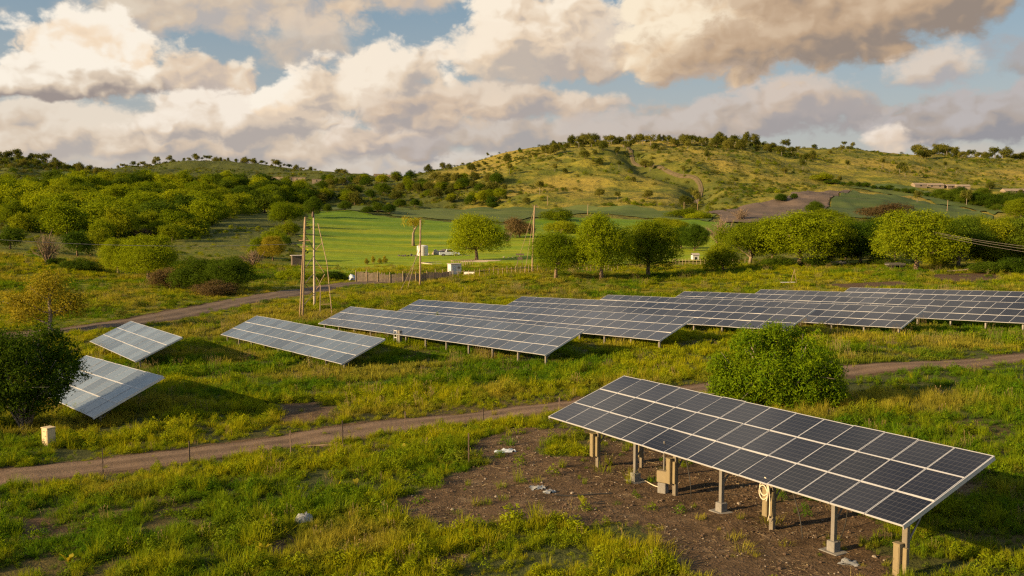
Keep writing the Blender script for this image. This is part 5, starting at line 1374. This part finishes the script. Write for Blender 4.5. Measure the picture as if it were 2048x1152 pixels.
# pale stump, parked carts under the trees
p = at(2026, 545); o = MB().tube([(0, 0, -.2), (.05, 0, .5), (-.05, .03, 1.3), (.1, 0, 2.0)], [.42, .36, .34, .22], 10).build('tree_stump', BARKP, None, p, smooth=True); tag(o, 'pale broken tree stump at the right edge of the tree line', 'stump')
for px, py, lab in [(1672, 533, 'low flat cart parked under the trees right of the biggest dome tree'), (1790, 537, 'low grey trailer under the trees left of the leaning trunk')]:
    p = at(px, py); root = empty('flat_cart', p, .15); tag(root, lab, 'cart')
    MB().box((0, 0, .75), (3.4, 1.6, .16)).box((0, -.8, .95), (3.4, .06, .25)).box((0, .8, .95), (3.4, .06, .25)).build('bed', M_GALV, root)
    MB().tube([(1.7, 0, .7), (3.0, 0, .45)], .06, 6).build('drawbar', STEEL, root)
    for x_ in (-.9, .9):
        for y_ in (-.75, .75): MB().tube([(x_, y_ - .09, .36), (x_, y_ + .09, .36)], .36, 12).build('wheel', RUBBER, root)
for px, py, lx, rz in [(1925, 546, 5.5, .25), ]:
    p = at(px, py); o = MB().tube([(-lx / 2, 0, .3), (0, .1, .5), (lx / 2, 0, 1.0)], [.16, .13, .07], 7).build('fallen_log', BARKP, None, p); tag(o, 'long pale fallen log right of the leaning trunk', 'log')
# far houses
def house(px, py, w_, d_, h_, label, rz, roof=ROOFP, gable=True, group=None):
    p = at(px, py); root = empty('far_house', p, rz); tag(root, label, 'house', group)
    MB().box((0, 0, h_ / 2 - 1), (w_, d_, h_ + 2)).build('wall', WALLP, root)
    m = MB(); o_ = .4
    if gable:
        rh = d_ * .22
        m.add([(-w_ / 2 - o_, -d_ / 2 - o_, h_), (w_ / 2 + o_, -d_ / 2 - o_, h_), (w_ / 2 + o_, 0, h_ + rh), (-w_ / 2 - o_, 0, h_ + rh), (-w_ / 2 - o_, d_ / 2 + o_, h_), (w_ / 2 + o_, d_ / 2 + o_, h_)], [(0, 1, 2, 3), (3, 2, 5, 4), (0, 4, 5, 1)], [(0, 3, 4), (1, 5, 2)])
    else: m.box((0, 0, h_ + .12), (w_ + .6, d_ + .6, .24))
    m.build('roof', roof, root)
    for i in range(max(1, int(w_ // 5))):
        x_ = -w_ / 2 + (i + .5) * w_ / max(1, int(w_ // 5)); MB().box((x_, -d_ / 2 - .01, h_ * .55), (1.2, .06, 1.1)).build('window', DKGLASS, root)
for q in [(528, 363, 9, 6, 3.2, 'far pale house at the foot of the distant middle ridge, leftmost of its row', .1), (560, 362, 13, 7, 3.4, 'longest far pale house at the foot of the distant middle ridge', -.1), (583, 363, 7, 6, 4.0, 'far pale house with the tallest wall in the row under the middle ridge', .2),
          (601, 362, 10, 6, 3.0, 'low far house right of the tall one under the middle ridge', 0), (634, 366, 8, 6, 3.2, 'far house at the left end of the pair above the crop field', .1), (683, 364, 11, 7, 3.4, 'far house at the right end of the pair above the crop field', -.2), (757, 353, 12, 7, 3.2, 'far house on the low saddle between the ridges', .1), (780, 356, 9, 6, 3.0, 'far house right beside the one on the low saddle', -.1),
          (82, 369, 11, 6, 2.6, 'low pale shed at the upper left edge of the wood', .05)]: house(*q, gable=False)
for q in [(1838, 373, 9, 6, 1.3, 'far pale house on the right slope, leftmost of its row', .1), (1868, 374, 12, 7, 1.3, 'far pale house on the right slope with the longest roof', 0), (1900, 376, 8, 6, 1.5, 'far pale house on the right slope above the dark grove', .2), (1925, 377, 9, 6, 1.6, 'far pale house on the right slope, right above the grove end', -.1), (2028, 386, 16, 8, 1.4, 'far pale house at the right edge beyond the grove', 0)]: house(*q)
# leafy yellow plants in the near grass
pl = bpy.data.materials.get('leaf_yellow'); L_LIT = leafmat('leaf_bright', (.16, .19, .02), (.30, .27, .03), .45)
def leafy(px, py, h_, label, seed):
    p = at(px, py); r = np.random.default_rng(seed); V = []; F = []
    for i in range(r.integers(6, 10)):
        a_ = r.uniform(0, 6.28); L_ = h_ * r.uniform(.6, 1.1); tilt = r.uniform(.3, .9); d = np.array([math.cos(a_) * math.sin(tilt), math.sin(a_) * math.sin(tilt), math.cos(tilt)]); s = np.array([-math.sin(a_), math.cos(a_), 0]); wv = L_ * .2
        b0 = len(V); V += [d * 0, d * L_ * .3 + s * wv * .3, d * L_ * .7 + s * wv, d * L_ - np.array([0, 0, L_ * .12]), d * L_ * .7 - s * wv, d * L_ * .3 - s * wv * .3]
        F += [(b0, b0 + 1, b0 + 4 + 1, b0), (b0 + 1, b0 + 2, b0 + 4, b0 + 5), (b0 + 2, b0 + 3, b0 + 4, b0 + 2)]
    F4 = [f for f in F if len(set(f)) == 4]; F3 = [tuple(dict.fromkeys(f)) for f in F if len(set(f)) == 3]
    o = link('leafy_plant', mesh_np('leafy_plant', V, [np.array(F4), np.array(F3)], dict(lv=np.full(len(V), r.random()))), L_LIT, None, p)
    tag(o, label, 'plant', 'yellow leafy plants in the near grass'); return o
for i, q in enumerate([(404, 950), (445, 945), (470, 943), (540, 938), (578, 1000), (590, 996), (676, 975), (712, 974), (775, 905), (805, 907), (763, 1050), (527, 1107), (620, 1118), (662, 1120), (250, 988), (1165, 1010), (345, 962), (136, 1128)]):
    leafy(*q, random.uniform(.30, .5), 'yellow broad-leaved plant growing among the near grass', 600 + i)
# ------------------------------------------------------------------ grass: tufts scattered on points
def grassmat(name, root_c, tip1, tip2, dryc, trans=.4):
    m, t, b = newmat(name); out = m.node_tree.nodes['Material Output']
    h = t.attr('hh'); tint = t.attr('tint', 'INSTANCER'); dr = t.attr('dryness', 'INSTANCER')
    c = t.mix(tint, tip1, tip2); c = t.mix(dr, c, dryc)
    c = t.mix(t.ramp(h, -.1, .55), root_c, c)
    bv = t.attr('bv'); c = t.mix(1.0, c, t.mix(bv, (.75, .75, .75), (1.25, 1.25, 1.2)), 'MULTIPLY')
    t.put(b.inputs['Base Color'], c); b.inputs['Roughness'].default_value = .8; b.inputs['Specular IOR Level'].default_value = .04
    tr = t.new('ShaderNodeBsdfTranslucent'); t.put(tr.inputs[0], t.mix(1.0, c, (1.25, 1.15, .55), 'MULTIPLY'))
    mx = t.new('ShaderNodeMixShader'); mx.inputs[0].default_value = trans
    t.l.new(b.outputs[0], mx.inputs[1]); t.l.new(tr.outputs[0], mx.inputs[2]); t.l.new(mx.outputs[0], out.inputs[0])
    return m
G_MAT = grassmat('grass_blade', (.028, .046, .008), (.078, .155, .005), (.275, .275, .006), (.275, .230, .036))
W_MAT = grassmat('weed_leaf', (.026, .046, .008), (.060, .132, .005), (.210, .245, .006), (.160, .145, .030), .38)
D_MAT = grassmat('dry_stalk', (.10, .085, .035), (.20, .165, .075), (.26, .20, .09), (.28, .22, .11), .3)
def tuft(name, seed, n, h0, h1, spread, wd, lean, mat):
    r = np.random.default_rng(seed); V = []; F4 = []; F3 = []; hh = []; bv = []
    for i in range(n):
        a = r.uniform(0, 6.28); q = spread * math.sqrt(r.random()); b0 = np.array([q * math.cos(a), q * math.sin(a), -.03])
        L = r.uniform(h0, h1); az = a + r.normal() * .9; ln = abs(r.normal()) * lean + .08
        d = np.array([math.cos(az), math.sin(az), 0]); s = np.array([-d[1], d[0], 0]); k = len(V); bb = r.random()
        for f, wf in ((0, 1), (.45, .9), (.8, .55)):
            c = b0 + np.array([0, 0, L * (f - .18 * f * f * ln)]) + d * (L * ln * f * f)
            V += [c - s * wd * wf / 2, c + s * wd * wf / 2]; hh += [f, f]; bv += [bb, bb]
        V.append(b0 + np.array([0, 0, L * (1 - .3 * ln)]) + d * L * ln * 1.15); hh.append(1); bv.append(bb)
        F4 += [(k, k + 1, k + 3, k + 2), (k + 2, k + 3, k + 5, k + 4)]; F3.append((k + 4, k + 5, k + 6))
    me = mesh_np(name, V, [np.array(F4), np.array(F3)], dict(hh=hh, bv=bv)); me.materials.append(mat); return me
def weed(name, seed, n, h, spread, leaf, mat):
    r = np.random.default_rng(seed); C = np.c_[r.normal(size=(n, 2)) * spread * .5, h * r.random(n) ** .7]
    C[:, 2] *= np.clip(1.1 - np.hypot(C[:, 0], C[:, 1]) / (spread * 1.3), .2, 1)
    N = np.c_[C[:, :2] / (spread + 1e-6), np.full(n, .5)]
    V, F = leaf_quads(C, N, leaf, r, .5)
    me = mesh_np(name, V, [F], dict(hh=np.repeat(np.clip(C[:, 2] / h, 0, 1), 4), bv=np.repeat(r.random(n), 4))); me.materials.append(mat); return me
def stalks(name, seed, n, h, spread, mat):
    r = np.random.default_rng(seed); m = MB(); 
    for i in range(n):
        a = r.uniform(0, 6.28); q = spread * math.sqrt(r.random()); b0 = np.array([q * math.cos(a), q * math.sin(a), 0]); L = h * r.uniform(.6, 1.1); e = b0 + np.array([r.normal() * .12 * L, r.normal() * .12 * L, L])
        m.tube([b0, (b0 + e) / 2 + r.normal(size=3) * .01, e], [.005, .004, .003], 3, False)
        if r.random() < .6: m.tube([e, e + np.array([0, 0, .05]) + r.normal(size=3) * .015, e + np.array([r.normal() * .02, r.normal() * .02, .10])], [.004, .013, .003], 4, False)
    me = m.mesh(name); n_ = len(me.vertices); co_ = np.zeros(n_ * 3, np.float32); me.vertices.foreach_get('co', co_)
    for k, v in (('hh', co_.reshape(-1, 3)[:, 2] / h), ('bv', np.full(n_, .5))):
        at_ = me.attributes.new(k, 'FLOAT', 'POINT'); at_.data.foreach_set('value', v.astype(np.float32))
    me.materials.append(mat); return me
def proto_coll(name, meshes):
    c = bpy.data.collections.new(name)
    for i, me in enumerate(meshes):
        o = bpy.data.objects.new('%s_%02d' % (name, i), me); c.objects.link(o)
    return c
def scatter(name, coll, P, rot, scl, idx, tint, dry, label):
    me = bpy.data.meshes.new(name); n = len(P); me.vertices.add(n); me.vertices.foreach_set('co', P.astype(np.float32).ravel())
    for k, v in (('tint', tint), ('dryness', dry)):
        a = me.attributes.new(k, 'FLOAT', 'POINT'); a.data.foreach_set('value', v.astype(np.float32))
    for k, v in (('rot', rot), ('scl', scl)):
        a = me.attributes.new(k, 'FLOAT_VECTOR', 'POINT'); a.data.foreach_set('vector', v.astype(np.float32).ravel())
    a = me.attributes.new('pick', 'INT', 'POINT'); a.data.foreach_set('value', idx.astype(np.int32))
    o = link(name, me, kind='stuff'); o['label'] = label
    g = bpy.data.node_groups.new(name + '_nodes', 'GeometryNodeTree')
    g.interface.new_socket('Geometry', in_out='INPUT', socket_type='NodeSocketGeometry'); g.interface.new_socket('Geometry', in_out='OUTPUT', socket_type='NodeSocketGeometry')
    gi = g.nodes.new('NodeGroupInput'); go = g.nodes.new('NodeGroupOutput'); ip = g.nodes.new('GeometryNodeInstanceOnPoints')
    ci = g.nodes.new('GeometryNodeCollectionInfo'); ci.inputs['Collection'].default_value = coll; ci.inputs['Separate Children'].default_value = True; ci.inputs['Reset Children'].default_value = True
    mp = g.nodes.new('GeometryNodeMeshToPoints')
    g.links.new(gi.outputs[0], mp.inputs[0]); g.links.new(mp.outputs[0], ip.inputs['Points']); g.links.new(ci.outputs[0], ip.inputs['Instance'])
    ip.inputs['Pick Instance'].default_value = True
    for k, ty, so_ in (('pick', 'INT', 'Instance Index'), ('rot', 'FLOAT_VECTOR', 'Rotation'), ('scl', 'FLOAT_VECTOR', 'Scale')):
        na_ = g.nodes.new('GeometryNodeInputNamedAttribute'); na_.data_type = ty; na_.inputs[0].default_value = k
        g.links.new(na_.outputs[0], ip.inputs[so_])
    g.links.new(ip.outputs[0], go.inputs[0])
    md = o.modifiers.new('scatter', 'NODES'); md.node_group = g
    return o
def wedge(n, r0, r1, seed, px0=-330, px1=2380):
    r = np.random.default_rng(seed)
    ph = np.arctan((r.uniform(px0, px1, n) - 1024) / FPX); rad = np.sqrt(r.uniform(r0 * r0, r1 * r1, n))
    return rad * np.sin(ph), rad * np.cos(ph), r
near_c = proto_coll('grass_tuft', [tuft('g', 1, 46, .16, .36, .17, .012, .5, G_MAT), tuft('g', 2, 52, .22, .50, .15, .012, .42, G_MAT), tuft('g', 3, 40, .12, .28, .22, .014, .7, G_MAT),
    tuft('g', 4, 40, .35, .70, .13, .011, .35, G_MAT), weed('w', 5, 130, .30, .28, .034, W_MAT), weed('w', 6, 170, .48, .26, .036, W_MAT), stalks('s', 7, 12, .5, .22, D_MAT), tuft('g', 8, 60, .2, .42, .3, .012, .6, G_MAT)])
far_c = proto_coll('grass_clump', [tuft('g', 11, 70, .22, .5, .55, .030, .5, G_MAT), tuft('g', 12, 70, .3, .7, .45, .030, .42, G_MAT), tuft('g', 13, 60, .15, .38, .7, .034, .7, G_MAT), weed('w', 14, 150, .5, .6, .06, W_MAT), weed('w', 15, 170, .8, .5, .065, W_MAT), stalks('s', 16, 26, .9, .5, D_MAT)])
def field_of_grass(rings, coll, npick, name, label, wts_green, wts_dry, seed):
    PX, TI, DR, SC, IX, RO = [], [], [], [], [], []
    for (r0, r1, dens, sz) in rings:
        area = .5 * (math.atan((2380 - 1024) / FPX) - math.atan((-330 - 1024) / FPX)) * (r1 * r1 - r0 * r0)
        n = int(area * dens); x, y, r = wedge(n, r0, r1, seed + int(r0))
        patch = fbm(x / 3.2, y / 3.2, 4); big = fbm(x / 13 + 5, y / 13, 3); fine = fbm(x / .9, y / .9 + 3, 3)
        keep = r.random(n) < sstep(.27, .50, patch * .62 + fine * .38)
        dm = np.maximum(dirt_mask(x, y), 0); tm = track_mask(x, y)
        keep &= r.random(n) > np.maximum(sstep(.25, .85, dm) * .97, sstep(.15, .7, tm) * .99)
        x, y, patch, big, fine = x[keep], y[keep], patch[keep], big[keep], fine[keep]; n = len(x)
        # lush verge beside the near track and on the low strip at the bottom
        dtr = seg_dist(x, y, TRK1)
        verge = np.exp(-((dtr - 2.4) / 1.0) ** 2); low = np.minimum(1 - .45 * np.exp(-(dtr / 4.0) ** 2), 1 - .5 * np.exp(-(seg_dist(x, y, TRK2) / 8.0) ** 2))
        z = terr(x, y)
        tall = .38 + .45 * sstep(.35, .68, patch) + .60 * sstep(.42, .62, fine) + r.normal(size=n) * .16
        s = sz * .8 * np.clip(tall, .4, 2.0) * low
        dryv = np.clip(sstep(.50, .68, fbm(x / 7 + 31, y / 7, 4)) * .85 + (r.random(n) < .04) * .6 - verge * .5, 0, 1)
        tint = np.clip(sstep(.34, .66, big) * .75 + (fine - .5) * .9 + r.normal(size=n) * .14 - verge * .1, 0, 1)
        u = r.random(n); wd = fbm(x / 4.4 + 60, y / 4.4, 3)
        cg, cd = np.cumsum(wts_green) / sum(wts_green), np.cumsum(wts_dry) / sum(wts_dry)
        ig = np.searchsorted(cg, u); id_ = np.searchsorted(cd, u)
        ix = np.where(dryv > .55, id_, ig)
        PX.append(np.c_[x, y, z - .01]); TI.append(tint); DR.append(dryv * .8); IX.append(np.clip(ix, 0, npick - 1))
        SC.append(np.c_[s * r.uniform(.85, 1.2, n), s * r.uniform(.85, 1.2, n), s * r.uniform(.8, 1.2, n)])
        RO.append(np.c_[r.normal(size=n) * .07, r.normal(size=n) * .07, r.uniform(0, 6.28, n)])
    cat = np.concatenate
    print(name, sum(map(len, PX)))
    return scatter(name, coll, cat(PX), cat(RO), cat(SC), cat(IX), cat(TI), cat(DR), label)
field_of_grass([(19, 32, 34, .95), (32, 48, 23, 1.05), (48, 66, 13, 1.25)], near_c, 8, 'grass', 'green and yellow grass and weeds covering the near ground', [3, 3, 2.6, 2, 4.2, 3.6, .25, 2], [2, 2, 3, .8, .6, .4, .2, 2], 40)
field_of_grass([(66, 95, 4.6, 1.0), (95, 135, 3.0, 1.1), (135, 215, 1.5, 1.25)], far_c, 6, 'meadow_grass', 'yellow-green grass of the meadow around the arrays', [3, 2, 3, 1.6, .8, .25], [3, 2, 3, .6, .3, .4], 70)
# scrub of the hillsides: past what one could count
scr = proto_coll('scrub_bush', [crown('scrub', [(0, 0, .45, .5, .5, .42)], 60, 5, .09, .085, 800 + i, mt, shell=.6) for i, mt in enumerate((L_GRY, L_DRK, L_MID))])
r = np.random.default_rng(77); n = 30000
px = r.uniform(-120, 2180, n); d = np.exp(r.uniform(math.log(480), math.log(1330), n))
for a_, b_, d0, d1, m_ in ((200, 780, 1200, 1330, 1500), (1050, 1660, 840, 970, 1700), (1660, 2150, 1020, 1170, 1200), (-120, 230, 660, 780, 700)):   # thicker along the crests
    px = np.r_[px, r.uniform(a_, b_, m_)]; d = np.r_[d, r.uniform(d0, d1, m_)]
n = len(px)
x = (px - 1024) / FPX * d; y = d
den = fbm(x / 60 + 9, y / 60, 4); keep = r.random(n) < sstep(.36, .62, den) * np.where(px > 880, .75, 1.0)
P0 = [poly_pts(q) for q in ([(1400, 447), (1480, 413), (1640, 383), (1700, 366), (1830, 372), (2010, 425), (1990, 445)], [(630, 424), (760, 424), (1000, 450), (1460, 446), (1430, 425), (1180, 409), (650, 409)])]
for Q_ in P0: keep &= ~in_poly(x, y, Q_)
x, y, d, den = x[keep], y[keep], d[keep], den[keep]; n = len(x)
s = r.uniform(.6, 2.6, n) * np.where(r.random(n) < .12, 1.6, 1.0)
scatter('hillside_scrub', scr, np.c_[x, y, terr(x, y) - .2], np.c_[np.zeros(n), np.zeros(n), r.uniform(0, 6.28, n)], np.c_[s, s, s * r.uniform(.55, .95, n)], r.choice([0, 0, 0, 1, 2], n), r.random(n), r.random(n), 'low scrub covering the hillsides')
# undergrowth that closes the gaps between the trees of the wood
r = np.random.default_rng(79); n = 2600; px = r.uniform(-150, 645, n); py = r.uniform(370, 480, n); k = in_poly(px, py, WOOD); px, py = px[k], py[k]
Pw = np.array([at(a_, b_) for a_, b_ in zip(px[:900], py[:900])]); Pw = Pw[Pw[:, 1] < 1000]; n = len(Pw); s = r.uniform(2.0, 6.0, n)
scatter('undergrowth', scr, Pw - np.array([0, 0, .3]), np.c_[np.zeros(n), np.zeros(n), r.uniform(0, 6.28, n)], np.c_[s * 1.2, s * 1.2, s * r.uniform(.6, 1, n)], r.choice([1, 2, 2], n), r.random(n), r.random(n), 'undergrowth between the trees of the wood on the left slope')
# rough scrub and tall herbs of the valley floor and the left slope
r = np.random.default_rng(78); n = 5200
px = r.uniform(-200, 2300, n); d = np.sqrt(r.uniform(112 ** 2, 330 ** 2, n)); x = (px - 1024) / FPX * d; y = d
den = fbm(x / 14 + 2, y / 14, 4); keep = (r.random(n) < sstep(.42, .66, den))
FP = poly_pts([(575, 556), (700, 552), (900, 540), (1110, 536), (1470, 526), (1470, 446), (1010, 450), (620, 424)])
keep &= ~in_poly(x, y, FP); keep &= track_mask(x, y, .8) < .1
x, y = x[keep], y[keep]; n = len(x); s = r.uniform(.5, 1.5, n)
scatter('rough_scrub', scr, np.c_[x, y, terr(x, y) - .12], np.c_[np.zeros(n), np.zeros(n), r.uniform(0, 6.28, n)], np.c_[s, s, s * r.uniform(.4, .8, n)], r.choice([0, 2, 2, 1], n), r.random(n), r.random(n), 'tall herbs and low scrub in the meadow and on the left slope')
# straw, chips and stones lying on the bare soil
ST = simple('straw', (.21, .165, .095), .8, 0, .3, 30); CLOD = simple('soil_clod', (.085, .056, .037), .95, 0, .3, 20); SN = simple('soil_stone', (.20, .17, .14), .9, 0, .3, 30)
def chip(seed, L, w_, mat):
    r = np.random.default_rng(seed); m = MB()
    m.tube([(0, 0, 0), (L * .5, r.normal() * .03, .012), (L, r.normal() * .05, 0)], [w_, w_, w_ * .6], 4); me = m.mesh('chip'); me.materials.append(mat); return me
def stone(seed, mat):
    r = np.random.default_rng(seed); m = MB(); m.lathe([(.02, -.02), (.05 * r.uniform(.8, 1.2), 0), (.045, .025), (.015, .04)], 6); me = m.mesh('stone'); me.materials.append(mat); return me
lit = proto_coll('litter_piece', [chip(1, .32, .006, ST), chip(2, .22, .007, ST), chip(3, .14, .012, ST), stone(4, SN), stone(5, SN), chip(6, .4, .010, BARK), stone(7, CLOD), stone(8, CLOD)])
x, y, r = wedge(30000, 20, 46, 90, 650, 2250)
keep = (dirt_mask(x, y) > .45) & (r.random(len(x)) < .25 + sstep(.45, .7, fbm(x / 1.5, y / 1.5, 3)))
x, y = x[keep], y[keep]; n = len(x); s = r.uniform(.2, .6, n) * np.where(r.random(n) < .08, 2.2, 1.0)
scatter('straw_litter', lit, np.c_[x, y, terr(x, y) + .015], np.c_[r.normal(size=n) * .15, r.normal(size=n) * .15, r.uniform(0, 6.28, n)], np.c_[s, s, s], r.choice([0, 0, 1, 1, 2, 3, 5, 6, 6, 7, 7, 7], n), r.random(n), r.random(n), 'straw, chips and stones strewn over the bare soil')
